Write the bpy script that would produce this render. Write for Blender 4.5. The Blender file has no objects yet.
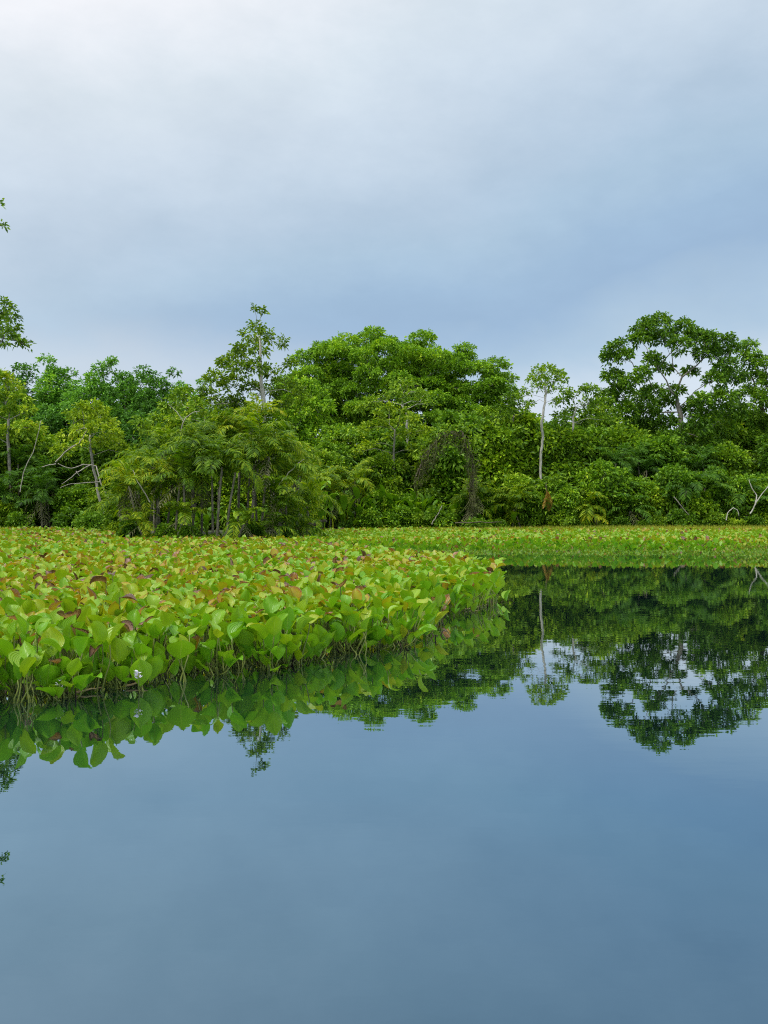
import bpy, math, random
import numpy as np
from mathutils import Vector

# ------------------------------------------------------------------ camera, sky, sun, exposure
S = bpy.context.scene
COL = S.collection
CAM_H, F = 1.4, 1000.0            # eye height over the water, focal length in pixels
cam_d = bpy.data.cameras.new('camera')
cam = bpy.data.objects.new('camera', cam_d); COL.objects.link(cam)
cam_d.sensor_fit = 'VERTICAL'; cam_d.sensor_height = 36.0; cam_d.sensor_width = 27.0
cam_d.lens = F / 1024 * 36.0
cam_d.clip_start = 0.1; cam_d.clip_end = 3000
cam.location = (0, 0, CAM_H); cam.rotation_euler = (math.radians(90), 0, 0)
S.camera = cam
S.view_settings.view_transform = 'Standard'
S.view_settings.look = 'None'
S.view_settings.exposure = 0.0
S.view_settings.gamma = 1.0
S.view_settings.use_curve_mapping = False
S.render.engine = 'CYCLES'
S.cycles.max_bounces = 8
S.cycles.diffuse_bounces = 3
S.cycles.glossy_bounces = 3
S.cycles.transmission_bounces = 4
S.cycles.use_denoising = False
S.cycles.use_adaptive_sampling = False
S.cycles.pixel_filter_type = 'BLACKMAN_HARRIS'; S.cycles.filter_width = 1.1

SUN_EL, SUN_AZ = math.radians(58), math.radians(-125)     # azimuth from +Y, positive to +X
ZENITH = 2.6

W = bpy.data.worlds.new('World'); S.world = W; W.use_nodes = True

class NT:
    """small node-building helper"""
    def __init__(s, tree):
        s.t = tree; tree.nodes.clear()
    def n(s, kind, **kw):
        nd = s.t.nodes.new(kind)
        for k, v in kw.items():
            if k.startswith('_'):
                setattr(nd, k[1:], v)
            else:
                key = int(k[1:]) if k[0] == 'i' and k[1:].isdigit() else k.replace('__', ' ')
                if hasattr(v, 'is_output'):
                    s.t.links.new(v, nd.inputs[key])
                else:
                    nd.inputs[key].default_value = v
        return nd
    def math(s, op, a, b=0.0, c=None, clamp=False):
        nd = s.t.nodes.new('ShaderNodeMath'); nd.operation = op; nd.use_clamp = clamp
        for i, v in enumerate((a, b) if c is None else (a, b, c)):
            if hasattr(v, 'is_output'): s.t.links.new(v, nd.inputs[i])
            else: nd.inputs[i].default_value = v
        return nd.outputs[0]
    def ramp(s, fac, stops, interp='LINEAR'):
        nd = s.t.nodes.new('ShaderNodeValToRGB'); cr = nd.color_ramp; cr.interpolation = interp
        while len(cr.elements) < len(stops): cr.elements.new(0.5)
        for e, (p, c) in zip(cr.elements, stops):
            e.position = p; e.color = (*c, 1) if len(c) == 3 else c
        s.t.links.new(fac, nd.inputs[0])
        return nd.outputs[0]
    def mix(s, f, a, b, blend='MIX'):
        nd = s.t.nodes.new('ShaderNodeMix'); nd.data_type = 'RGBA'; nd.blend_type = blend
        for i, v in ((0, f), (6, a), (7, b)):
            if hasattr(v, 'is_output'): s.t.links.new(v, nd.inputs[i])
            else: nd.inputs[i].default_value = (*v, 1) if isinstance(v, tuple) and len(v) == 3 else v
        return nd.outputs[2]
    def smooth(s, v, a, b, lo=0.0, hi=1.0):
        nd = s.t.nodes.new('ShaderNodeMapRange'); nd.interpolation_type = 'SMOOTHSTEP'
        s.t.links.new(v, nd.inputs[0])
        for i, x in ((1, a), (2, b), (3, lo), (4, hi)): nd.inputs[i].default_value = x
        return nd.outputs[0]

def build_sky():
    t = NT(W.node_tree)
    co = t.n('ShaderNodeTexCoord').outputs['Generated']
    nv = t.n('ShaderNodeVectorMath', i0=co, _operation='NORMALIZE').outputs[0]
    sp = t.n('ShaderNodeSeparateXYZ', i0=nv)
    el = t.math('MULTIPLY', t.math('ARCSINE', sp.outputs[2]), 180 / math.pi)
    az = t.math('MULTIPLY', t.math('ARCTAN2', sp.outputs[0], sp.outputs[1]), 180 / math.pi)
    wide = t.n('ShaderNodeTexNoise', Vector=t.n('ShaderNodeMapping', i0=nv, Scale=(1.0, 1.0, 1.5)).outputs[0],
               Scale=3.2, Detail=5.0, Roughness=.55).outputs[0]
    fine = t.n('ShaderNodeTexNoise', Vector=t.n('ShaderNodeMapping', i0=nv, Scale=(1.0, 1.0, 2.0)).outputs[0],
               Scale=9.0, Detail=6.0, Roughness=.6).outputs[0]
    wob = t.math('MULTIPLY_ADD', wide, 8.0, -4.0)
    wob2 = t.math('MULTIPLY_ADD', fine, 3.4, -1.7)
    # a slate-blue cloud belt that sinks from right to left, brighter veil above, bright gaps low down
    azl = t.math('MULTIPLY', t.math('SINE', t.math('MULTIPLY', az, math.pi / 180)), 57.3)
    e2 = t.math('ADD', t.math('ADD', el, t.math('MULTIPLY', azl, -0.22)), t.math('ADD', wob, wob2))
    f = t.math('MULTIPLY', t.math('ADD', e2, 10.0), 1 / 60.0)
    def P(e): return (e + 10) / 60
    cloud = t.ramp(f, [(P(-10), (.60, .70, .82)), (P(4.0), (.68, .77, .87)), (P(6.8), (.45, .60, .755)), (P(9.5), (.345, .497, .690)),
                       (P(12), (.362, .517, .700)), (P(15), (.430, .582, .737)), (P(17.3), (.485, .617, .760)), (P(22), (.624, .730, .840)),
                       (P(25), (.708, .799, .880)), (P(30), (.92, .94, .985)), (P(42), (.93, .95, .985))])
    # whiter towards the left, where the overcast is thinnest, and pale under its lower rim
    lw = t.smooth(azl, 0.0, -20.0)
    cloud = t.mix(t.math('MULTIPLY', lw, .12), cloud, (.85, .86, .88))
    low = t.math('MULTIPLY', t.smooth(azl, 6.0, -14.0), t.smooth(t.math('ADD', el, wob2), 11.0, 7.5))
    cloud = t.mix(t.math('MULTIPLY', low, .6), cloud, (.72, .79, .86))
    mott = t.math('MULTIPLY_ADD', fine, .16, .935)
    cloud = t.n('ShaderNodeVectorMath', i0=cloud, _operation='SCALE', Scale=mott).outputs[0]
    boost = t.smooth(el, 26.0, 70.0, 1.0, ZENITH)
    cloud = t.n('ShaderNodeVectorMath', i0=cloud, _operation='SCALE', Scale=boost).outputs[0]
    cloud = t.n('ShaderNodeVectorMath', i0=cloud, _operation='SCALE', Scale=10.0).outputs[0]
    sky = t.n('ShaderNodeTexSky', _sky_type='NISHITA', _sun_disc=False, _sun_elevation=SUN_EL, _sun_rotation=SUN_AZ)
    colr = t.mix(.94, sky.outputs[0], cloud)
    bg = t.n('ShaderNodeBackground', Color=colr, Strength=0.1)
    t.n('ShaderNodeOutputWorld', Surface=bg.outputs[0])
build_sky()
W.cycles.sampling_method = 'MANUAL'; W.cycles.sample_map_resolution = 512

sun_d = bpy.data.lights.new('sun', 'SUN'); sun_d.energy = 2.3; sun_d.angle = math.radians(10); sun_d.color = (1.0, .95, .86)
sun = bpy.data.objects.new('sun', sun_d); COL.objects.link(sun)
sd = Vector((math.sin(SUN_AZ) * math.cos(SUN_EL), math.cos(SUN_AZ) * math.cos(SUN_EL), math.sin(SUN_EL)))
sun.rotation_euler = (-sd).to_track_quat('-Z', 'Y').to_euler(); sun.location = sd * 150

# ------------------------------------------------------------------ helpers
R = np.random.default_rng(11)
PI = math.pi

def at(px, py, D):
    """world point seen at a picture position, at distance D along the view axis"""
    return np.array([(px - 384) / F * D, D, CAM_H - (py - 512) / F * D])
def gx(px, D): return (px - 384) / F * D
def water_D(py): return CAM_H * F / (py - 512)

def norm(a):
    return a / np.maximum(np.linalg.norm(a, axis=-1, keepdims=True), 1e-9)

class MB:
    """collects polygons of one mesh"""
    def __init__(s): s.v = []; s.q = []; s.t = []; s.n = 0; s.uv = []; s.tone = []; s.ttone = []; s.quv = False
    def quads(s, verts, faces, uv=None, tone=None):
        verts = np.asarray(verts, float).reshape(-1, 3); faces = np.asarray(faces, int).reshape(-1, 4)
        s.v.append(verts); s.q.append(faces + s.n); s.n += len(verts)
        s.uv.append(np.zeros((len(verts), 2)) if uv is None else np.asarray(uv, float).reshape(-1, 2))
        if uv is not None: s.quv = True
        s.tone.append(np.full(len(faces), 0.0) if tone is None else np.broadcast_to(np.asarray(tone, float), (len(faces),)))
    def tube(s, pts, rad, k=6, cap=True):
        pts = np.asarray(pts, float); n = len(pts)
        rad = np.broadcast_to(np.asarray(rad, float), (n,))
        tg = norm(np.gradient(pts, axis=0))
        ref = np.array([0.31, 0.83, 0.46]); 
        if abs(np.dot(tg[0], norm(ref))) > .9: ref = np.array([1., 0, 0])
        a = norm(np.cross(tg, ref)); b = np.cross(tg, a)
        th = np.arange(k) * 2 * PI / k
        ring = pts[:, None] + rad[:, None, None] * (np.cos(th)[None, :, None] * a[:, None] + np.sin(th)[None, :, None] * b[:, None])
        V = ring.reshape(-1, 3); f = []
        for i in range(n - 1):
            for j in range(k):
                f.append((i * k + j, i * k + (j + 1) % k, (i + 1) * k + (j + 1) % k, (i + 1) * k + j))
        if cap:
            V = np.vstack([V, pts[-1] + tg[-1] * rad[-1] * .6])
            for j in range(0, k - 1, 2): f.append(((n - 1) * k + j, (n - 1) * k + j + 1, (n - 1) * k + (j + 2) % k, n * k))
        s.quads(V, f)
    def build(s, name, mat, parent=None, smooth=True):
        o = bpy.data.objects.new(name, s.mesh(name, mat, smooth)); COL.objects.link(o)
        if parent is not None: o.parent = parent
        return o
    def mesh(s, name, mat, smooth=True):
        me = bpy.data.meshes.new(name)
        V = np.concatenate(s.v) if s.v else np.zeros((0, 3)); Q = np.concatenate(s.q)
        me.vertices.add(len(V)); me.vertices.foreach_set('co', V.ravel().astype(np.float32))
        me.loops.add(Q.size); me.loops.foreach_set('vertex_index', Q.ravel().astype(np.int32))
        me.polygons.add(len(Q)); me.polygons.foreach_set('loop_start', (np.arange(len(Q)) * 4).astype(np.int32))
        me.polygons.foreach_set('use_smooth', np.full(len(Q), smooth))
        if s.quv:
            UV = np.concatenate(s.uv); l = me.uv_layers.new(name='UVMap')
            l.data.foreach_set('uv', UV[Q.ravel()].ravel().astype(np.float32))
        T = np.concatenate(s.tone)
        if T.any():
            at_ = me.attributes.new('tone', 'FLOAT', 'FACE'); at_.data.foreach_set('value', T.astype(np.float32))
        me.materials.append(mat); me.update(calc_edges=True)
        return me

def tag(o, label=None, cat=None, group=None, kind=None):
    if label: o['label'] = label
    if cat: o['category'] = cat
    if group: o['group'] = group
    if kind: o['kind'] = kind
    return o
def empty(name, loc, label, cat, group=None, rz=0.0, sc=1.0):
    o = bpy.data.objects.new(name, None); COL.objects.link(o)
    o.empty_display_size = .2
    o.location = loc; o.rotation_euler = (0, 0, rz); o.scale = (sc,) * 3
    return tag(o, label, cat, group)
def copy_tree(o, parent=None):
    c = o.copy(); COL.objects.link(c)
    if parent is not None: c.parent = parent
    for ch in KIDS.get(o.name, ()):
        k = copy_tree(ch, c)
    return c
KIDS = {}
def kid(p, o):
    o.parent = p; KIDS.setdefault(p.name, []).append(o); return o

# ------------------------------------------------------------------ materials
def new_mat(name):
    m = bpy.data.materials.new(name); m.use_nodes = True
    return m, NT(m.node_tree)

def leaf_mat(name, stops, trans=.20, rough=.5, spec=.25, patch=.5, patch_scale=.35):
    """leaves of one plant kind: every leaf its own shade out of the stops, in loose patches"""
    m, t = new_mat(name)
    rnd = t.n('ShaderNodeNewGeometry').outputs['Random Per Island']
    co = t.n('ShaderNodeTexCoord').outputs['Object']
    nz = t.n('ShaderNodeTexNoise', Vector=co, Scale=patch_scale, Detail=3.0).outputs[0]
    oi = t.n('ShaderNodeObjectInfo').outputs['Random']
    f = t.math('ADD', t.math('MULTIPLY', rnd, .50), t.math('MULTIPLY_ADD', nz, patch * 1.6, -.8 * patch + .25))
    f = t.math('ADD', f, t.math('MULTIPLY_ADD', oi, .30, -.15), clamp=True)
    c = t.ramp(f, stops)
    p = t.n('ShaderNodeBsdfPrincipled', Base__Color=c, Roughness=rough)
    p.inputs['Specular IOR Level'].default_value = spec
    c2 = t.mix(1.0, c, (1.5, 1.45, .55), 'MULTIPLY')
    tr = t.n('ShaderNodeBsdfTranslucent', Color=c2)
    mx = t.n('ShaderNodeMixShader', i0=trans, i1=p.outputs[0], i2=tr.outputs[0])
    t.n('ShaderNodeOutputMaterial', Surface=mx.outputs[0])
    return m

def bark_mat(name, a, b, scale=6.0):
    m, t = new_mat(name)
    co = t.n('ShaderNodeMapping', i0=t.n('ShaderNodeTexCoord').outputs['Object'], Scale=(1, 1, .35)).outputs[0]
    nz = t.n('ShaderNodeTexNoise', Vector=co, Scale=scale, Detail=6.0, Roughness=.65).outputs[0]
    c = t.ramp(nz, [(.3, a), (.7, b)])
    bp = t.n('ShaderNodeBump', Strength=.5, Distance=.03, Height=nz)
    p = t.n('ShaderNodeBsdfPrincipled', Base__Color=c, Roughness=.85, Normal=bp.outputs[0])
    t.n('ShaderNodeOutputMaterial', Surface=p.outputs[0])
    return m

TONES = [(0.0, (.040, .150, .006)), (.22, (.128, .340, .007)), (.45, (.245, .385, .009)), (.62, (.340, .335, .011)),
         (.74, (.360, .210, .014)), (.82, (.26, .105, .028)), (.90, (.33, .18, .15)), (1.0, (.075, .028, .020))]

def hyacinth_mat(name, source):
    """broad waxy leaf; its tone comes from the leaf itself (object colour, or a per-leaf attribute in the far mass)"""
    m, t = new_mat(name)
    if source == 'object':
        oi = t.n('ShaderNodeObjectInfo')
        tone = t.n('ShaderNodeSeparateColor', i0=oi.outputs['Color']).outputs[0]
        rnd = oi.outputs['Random']
    elif source == 'island':
        oi = t.n('ShaderNodeObjectInfo')
        tone = t.n('ShaderNodeSeparateColor', i0=oi.outputs['Color']).outputs[0]
        rnd = t.n('ShaderNodeNewGeometry').outputs['Random Per Island']
        tone = t.math('ADD', tone, t.math('MULTIPLY_ADD', t.math('POWER', rnd, 2.2), .42, -.12), clamp=True)
    else:
        tone = t.n('ShaderNodeAttribute', _attribute_name='tone').outputs['Fac']
        rnd = t.n('ShaderNodeNewGeometry').outputs['Random Per Island']
    uv = t.n('ShaderNodeUVMap').outputs[0]
    sp = t.n('ShaderNodeSeparateXYZ', i0=uv)
    u = t.math('ABSOLUTE', sp.outputs[0]); v = sp.outputs[1]
    co = t.n('ShaderNodeTexCoord').outputs['Object']
    nz = t.n('ShaderNodeTexNoise', Vector=co, Scale=26.0, Detail=4.0).outputs[0]
    # browning margin and tip, stronger on older (higher tone) leaves
    edge = t.math('ADD', t.math('POWER', u, 4.0), t.math('POWER', v, 6.0))
    edge = t.math('MULTIPLY', edge, t.math('MULTIPLY_ADD', nz, 1.6, -.35), clamp=True)
    edge = t.math('MULTIPLY', edge, t.smooth(tone, .35, .75, .03, .42))
    ton = t.math('ADD', tone, edge, clamp=True)
    ton = t.math('ADD', ton, t.math('MULTIPLY_ADD', nz, .16, -.08), clamp=True)
    c = t.ramp(ton, TONES)
    # fine parallel veins that curve with the blade, paler midrib
    wv = t.math('SINE', t.math('MULTIPLY', sp.outputs[0], 42.0))
    c = t.mix(t.math('MULTIPLY_ADD', wv, .05, .05), c, (.30, .42, .08))
    rib = t.smooth(u, .07, .0)
    c = t.mix(t.math('MULTIPLY', rib, .35), c, (.32, .42, .08))
    bp = t.n('ShaderNodeBump', Strength=.25, Distance=.004, Height=t.math('ADD', wv, t.math('MULTIPLY', nz, 2.0)))
    p = t.n('ShaderNodeBsdfPrincipled', Base__Color=c, Roughness=.27, Normal=bp.outputs[0])
    p.inputs['Specular IOR Level'].default_value = .30
    tr = t.n('ShaderNodeBsdfTranslucent', Color=t.mix(1.0, c, (1.4, 1.35, .55), 'MULTIPLY'))
    mx = t.n('ShaderNodeMixShader', i0=.28, i1=p.outputs[0], i2=tr.outputs[0])
    t.n('ShaderNodeOutputMaterial', Surface=mx.outputs[0])
    return m

def plain_mat(name, a, b, scale=8.0, rough=.7, trans=0.0):
    m, t = new_mat(name)
    nz = t.n('ShaderNodeTexNoise', Vector=t.n('ShaderNodeTexCoord').outputs['Object'], Scale=scale, Detail=5.0).outputs[0]
    c = t.ramp(nz, [(.3, a), (.7, b)])
    p = t.n('ShaderNodeBsdfPrincipled', Base__Color=c, Roughness=rough)
    out = p.outputs[0]
    if trans:
        out = t.n('ShaderNodeMixShader', i0=trans, i1=out, i2=t.n('ShaderNodeBsdfTranslucent', Color=c).outputs[0]).outputs[0]
    t.n('ShaderNodeOutputMaterial', Surface=out)
    return m

def water_mat():
    m, t = new_mat('still_dark_water')
    co = t.n('ShaderNodeTexCoord').outputs['Object']
    a = t.n('ShaderNodeTexNoise', Vector=t.n('ShaderNodeMapping', i0=co, Scale=(.55, 1.5, 1)).outputs[0], Scale=2.6, Detail=3.0).outputs[0]
    b = t.n('ShaderNodeTexNoise', Vector=t.n('ShaderNodeMapping', i0=co, Scale=(.25, .5, 1)).outputs[0], Scale=.7, Detail=2.0).outputs[0]
    h = t.math('ADD', t.math('MULTIPLY', a, .35), b)
    bp = t.n('ShaderNodeBump', Strength=1.0, Distance=.0016, Height=h)
    lw = t.n('ShaderNodeLayerWeight', Blend=.5, Normal=bp.outputs[0]).outputs['Facing']
    fac = t.math('MULTIPLY', t.math('POWER', lw, 1.75), .95, clamp=True)
    fac = t.math('MINIMUM', fac, .74)
    tint = t.ramp(lw, [(.50, (.44, .74, 1.0)), (.73, (.62, .86, 1.0)), (.86, (.93, .98, 1.0))])
    body = t.n('ShaderNodeBsdfDiffuse', Color=(.002, .006, .010, 1))
    gl = t.n('ShaderNodeBsdfGlossy', Color=tint, Roughness=.006, Normal=bp.outputs[0])
    mx = t.n('ShaderNodeMixShader', i0=fac, i1=body.outputs[0], i2=gl.outputs[0])
    t.n('ShaderNodeOutputMaterial', Surface=mx.outputs[0])
    return m

def ground_mat():
    m, t = new_mat('swamp_soil')
    nz = t.n('ShaderNodeTexNoise', Vector=t.n('ShaderNodeTexCoord').outputs['Object'], Scale=.9, Detail=8.0).outputs[0]
    c = t.ramp(nz, [(.3, (.018, .016, .009)), (.52, (.035, .045, .014)), (.75, (.05, .075, .018))])
    p = t.n('ShaderNodeBsdfPrincipled', Base__Color=c, Roughness=.95)
    t.n('ShaderNodeOutputMaterial', Surface=p.outputs[0])
    return m

M = dict(  # wide tree and shrub ramps put highlights and dark gaps into the leaf colour
    mid=leaf_mat('mid_green_leaves', [(0, (0.018, 0.050, 0.002)), (.4, (0.107, 0.229, 0.008)), (.75, (0.321, 0.492, 0.017)), (1, (0.648, 0.685, 0.026))]),
    dark=leaf_mat('dark_green_leaves', [(0, (0.014, 0.044, 0.003)), (.45, (0.086, 0.205, 0.010)), (.8, (0.257, 0.442, 0.018)), (1, (0.587, 0.648, 0.024))]),
    dome=leaf_mat('canopy_leaves', [(0, (0.018, 0.052, 0.004)), (.4, (0.096, 0.225, 0.010)), (.75, (0.267, 0.487, 0.017)), (1, (0.523, 0.649, 0.022))]),
    haze_teal=leaf_mat('haze_tinted_leaves', [(0, (0.026, 0.080, 0.010)), (.5, (0.095, 0.256, 0.026)), (.85, (0.242, 0.511, 0.037)), (1, (0.492, 0.715, 0.042))]),  # distance haze put into the leaf colour as a blue-green tint
    yellow=leaf_mat('yellow_green_leaves', [(0, (0.022, 0.058, 0.002)), (.4, (0.121, 0.233, 0.007)), (.75, (0.342, 0.476, 0.013)), (.93, (0.460, 0.562, 0.022)), (1, (0.460, 0.341, 0.035))]),
    olive=leaf_mat('olive_leaves', [(0, (0.021, 0.056, 0.002)), (.4, (0.114, 0.237, 0.009)), (.75, (0.304, 0.458, 0.019)), (.93, (0.530, 0.589, 0.030)), (1, (0.546, 0.244, 0.028))]),
    lime=leaf_mat('lime_leaves', [(0, (0.076, 0.190, 0.010)), (.5, (0.140, 0.290, 0.014)), (1, (0.270, 0.370, 0.024))]),
    palm=leaf_mat('palm_fronds', [(0, (0.014, 0.044, 0.002)), (.4, (0.087, 0.190, 0.004)), (.75, (0.267, 0.361, 0.009)), (.94, (0.436, 0.413, 0.014)), (1, (0.436, 0.413, 0.021))], trans=.35, rough=.55, spec=.18),
    palmdark=leaf_mat('dark_palm_fronds', [(0, (0.011, 0.040, 0.003)), (.5, (0.065, 0.173, 0.010)), (1, (0.226, 0.383, 0.019))], trans=.35, rough=.55, spec=.18),
    banana=leaf_mat('paddle_leaves', [(0, (0.025, 0.078, 0.004)), (.45, (0.118, 0.271, 0.010)), (.8, (0.370, 0.578, 0.017)), (1, (0.720, 0.660, 0.022))], rough=.5, spec=.22),
    vine=leaf_mat('vine_leaves', [(0, (0.049, 0.070, 0.014)), (.5, (0.097, 0.120, 0.024)), (1, (0.184, 0.170, 0.048))]),
    dry=leaf_mat('dry_frond', [(0, (.14, .07, .02)), (.6, (.32, .17, .03)), (1, (.30, .26, .05))]),
    white=bark_mat('pale_bark', (.20, .19, .15), (.56, .54, .47), 9.0),
    grey=bark_mat('grey_bark', (.10, .09, .07), (.34, .32, .26), 9.0),
    brown=bark_mat('brown_bark', (.05, .04, .025), (.16, .13, .085)),
    deadwood=bark_mat('bleached_deadwood', (.15, .135, .10), (.44, .41, .34), 9.0),
    palmstem=bark_mat('palm_stem', (.06, .052, .034), (.30, .27, .20), 10.0),
    fibre=bark_mat('hanging_fibre', (.06, .07, .024), (.19, .19, .075), 5.0),
    hobj=hyacinth_mat('hyacinth_leaf', 'object'), hisl=hyacinth_mat('hyacinth_rosette_leaf', 'island'), hatt=hyacinth_mat('hyacinth_mass_leaf', 'attr'),
    stalk=plain_mat('hyacinth_stalk', (.09, .15, .02), (.22, .24, .04), 12.0, .5, .15),
    root=plain_mat('root_tangle', (.018, .012, .008), (.06, .035, .02), 14.0, .9),
    runner=plain_mat('floating_runner', (.16, .11, .04), (.30, .25, .10), 9.0, .7),
    petal=plain_mat('pale_petal', (.66, .62, .78), (.82, .80, .86), 20.0, .6, .3),
    grass=leaf_mat('bank_grass', [(0, (0.140, 0.220, 0.016)), (.5, (0.281, 0.330, 0.024)), (.9, (0.410, 0.380, 0.056)), (1, (0.454, 0.340, 0.096))], patch_scale=.12),
    dead=plain_mat('wet_dark_wood', (.008, .007, .006), (.03, .026, .02), 10.0, .5),
    taro=leaf_mat('floating_leaf_herb', [(0, (0.057, 0.192, 0.012)), (.5, (0.105, 0.288, 0.024)), (1, (0.226, 0.336, 0.032))]),
    water=water_mat(), soil=ground_mat(),
)

# ------------------------------------------------------------------ water and land
def shore_D(px):
    """distance of the shore behind a picture column"""
    xs = [-700, -60, 60, 105, 128, 150, 270, 305, 330, 380, 1600]
    ds = [60, 60, 59, 56, 42, 36.5, 36.5, 42, 55, 57.5, 58.5]
    return float(np.interp(px, xs, ds))

def build_setting():
    mb = MB(); mb.quads([(-700, -80, 0), (700, -80, 0), (700, 900, 0), (-700, 900, 0)], [(0, 1, 2, 3)])
    tag(mb.build('water', M['water']), kind='structure')
    xs = np.concatenate([np.linspace(-620, -70, 26), np.arange(-68, 68, 1.0), np.linspace(70, 620, 26)])
    ys = np.concatenate([np.arange(30, 75, 1.0), np.linspace(76, 880, 60)])
    X, Y = np.meshgrid(xs, ys)
    SH = np.vectorize(lambda x, y: shore_D(384 + x / max(y, 1) * F))(X, Y)
    d = Y - SH
    Z = np.where(d < 0, np.maximum(-.5, d * .35 - .04), np.minimum(.5, .02 + d * .09)) + np.where(d > 2, R.normal(0, .04, X.shape), 0)
    n, k = X.shape
    idx = np.arange(n * k).reshape(n, k)
    f = np.stack([idx[:-1, :-1], idx[:-1, 1:], idx[1:, 1:], idx[1:, :-1]], -1).reshape(-1, 4)
    mb = MB(); mb.quads(np.stack([X, Y, Z], -1), f)
    tag(mb.build('ground', M['soil']), kind='structure')
build_setting()

# ------------------------------------------------------------------ foliage
def add_leaves(mb, rng, P, out, k, L, wid, up=.9, spread=1.0, fold=.18, droop=.25):
    """k leaves round each twig end P: rhombs with a fold and a droop"""
    n = len(P)
    P = np.repeat(P, k, 0); out = np.repeat(out, k, 0)
    d = norm(rng.normal(size=(n * k, 3)) * spread + out * .9 + np.array([0, 0, .15]))
    d[:, 2] *= .75; d = norm(d)
    l = L * rng.uniform(.65, 1.3, n * k)[:, None]
    base = P + d * l * rng.uniform(-.1, 1.0, n * k)[:, None] + rng.normal(size=(n * k, 3)) * L * .25
    nn = rng.normal(size=(n * k, 3)) * .85 + np.array([0, 0, up]) + out * .25
    side = norm(np.cross(d, nn)); nn = np.cross(side, d)
    w = l * wid
    mid = base + d * l * .45
    a = mid + side * w * .5 + nn * w * fold; b = mid - side * w * .5 + nn * w * fold
    tip = base + d * l - np.array([0, 0, 1]) * l * droop
    V = np.stack([base, a, tip, b], 1).reshape(-1, 3)
    f = (np.arange(n * k)[:, None] * 4 + np.arange(4)[None])
    mb.quads(V, f)

def clump_tufts(rng, c, r, flat, n):
    """twig ends on and inside the upper shell of one leaf clump"""
    u = norm(rng.normal(size=(n * 3, 3)))
    keep = (u[:, 2] > -.25) | (rng.random(n * 3) < .22)
    u = u[keep][:n]
    rad = r * (.45 + .55 * rng.random(len(u)) ** .6)
    p = u * rad[:, None]; p[:, 2] *= flat
    return c + p, u

def ellipsoid_clumps(rng, ells, n, r0, r1, flat=.7, shell=.55):
    """clump centres filling crown envelopes, kept apart; ells: (x, y, z, rx, ry, rz)"""
    ells = [np.array(e, float) for e in ells]
    vol = np.array([e[3] * e[4] * e[5] for e in ells]) ** .7; vol /= vol.sum()
    out = []
    for _ in range(n * 30):
        if len(out) >= n: break
        e = ells[rng.choice(len(ells), p=vol)]
        u = norm(rng.normal(size=3)); 
        if u[2] < -.35 and rng.random() < .7: continue
        rr = (shell + (1 - shell) * rng.random())
        r = rng.uniform(r0, r1)
        p = e[:3] + u * rr * np.maximum(e[3:] - r * .7, .1)
        if all(np.linalg.norm((p - q[0]) * np.array([1, 1, 1.5])) > .62 * (r + q[1]) for q in out): out.append((p, r))
    return out

def skeleton(rng, trunk, clumps, r_base, rmin=.012, sag=.12):
    """limbs that reach every clump, joined as a tree with pipe-model radii; returns (trunk tube, limb tubes)"""
    pos = [np.array(p, float) for p in trunk]; par = [i - 1 for i in range(len(pos))]
    nt = len(pos); leafn = []
    top = pos[-1]
    lo = int(nt * .55); plen = [0.0] * nt
    for i in range(lo, nt): plen[i] = (nt - 1 - i) * .15
    for c, r in sorted(clumps, key=lambda q: np.linalg.norm(q[0] - top)):
        best, bj = 1e9, 0
        for j in range(lo, len(pos)):
            dv = c - pos[j]; L = np.linalg.norm(dv)
            pen = 1 + max(0, -dv[2] / (L + 1e-6)) * 1.2
            cst = L * pen + .42 * plen[j]
            if cst < best: best, bj = cst, j
        a = pos[bj]; dv = c - a; L = np.linalg.norm(dv); prev = bj
        m = max(2, min(5, int(L / .8)))
        for i in range(1, m + 1):
            tt = i / m
            p = a + dv * tt + np.array([0, 0, 1]) * L * sag * math.sin(PI * tt) * (1 if dv[2] > 0 else .3) + (rng.normal(size=3) * L * .045 if i < m else 0)
            pos.append(p); par.append(prev); plen.append(plen[prev] + L / m); prev = len(pos) - 1
        leafn.append((prev, max(r, .05)))
    flow = np.zeros(len(pos))
    for i, r in leafn:
        while i >= 0: flow[i] += r; i = par[i]
    rad = np.maximum(rmin, r_base * (flow / max(flow.max(), 1e-6)) ** np.where(np.arange(len(pos)) < nt, .3, .62))
    return pos, par, rad, nt

def build_wood(rng, root, pos, par, rad, nt, mat, names=('trunk', 'branch')):
    mb = MB(); hgt = np.linspace(1.25, 1.0, nt)
    mb.tube(pos[:nt], rad[:nt] * hgt, 8)
    kid(root, mb.build(names[0], mat))
    lb = MB(); kids = {}
    for i in range(nt, len(pos)): kids.setdefault(par[i], []).append(i)
    used = set()
    n = 0
    for i in range(nt, len(pos)):
        if i in used: continue
        chain = [par[i], i]; used.add(i)
        while True:
            ks = [k for k in kids.get(chain[-1], ()) if k not in used]
            if not ks: break
            b = max(ks, key=lambda k: rad[k]); chain.append(b); used.add(b)
        rr = rad[chain].copy(); rr[0] = rr[1]
        lb.tube([pos[q] for q in chain], rr, 5 if rr[1] < .06 else 6); n += 1
    if n: kid(root, lb.build(names[1], mat))

def local(root, pts):
    b = np.array(root.location); return [np.array(p) - b for p in pts]

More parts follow.
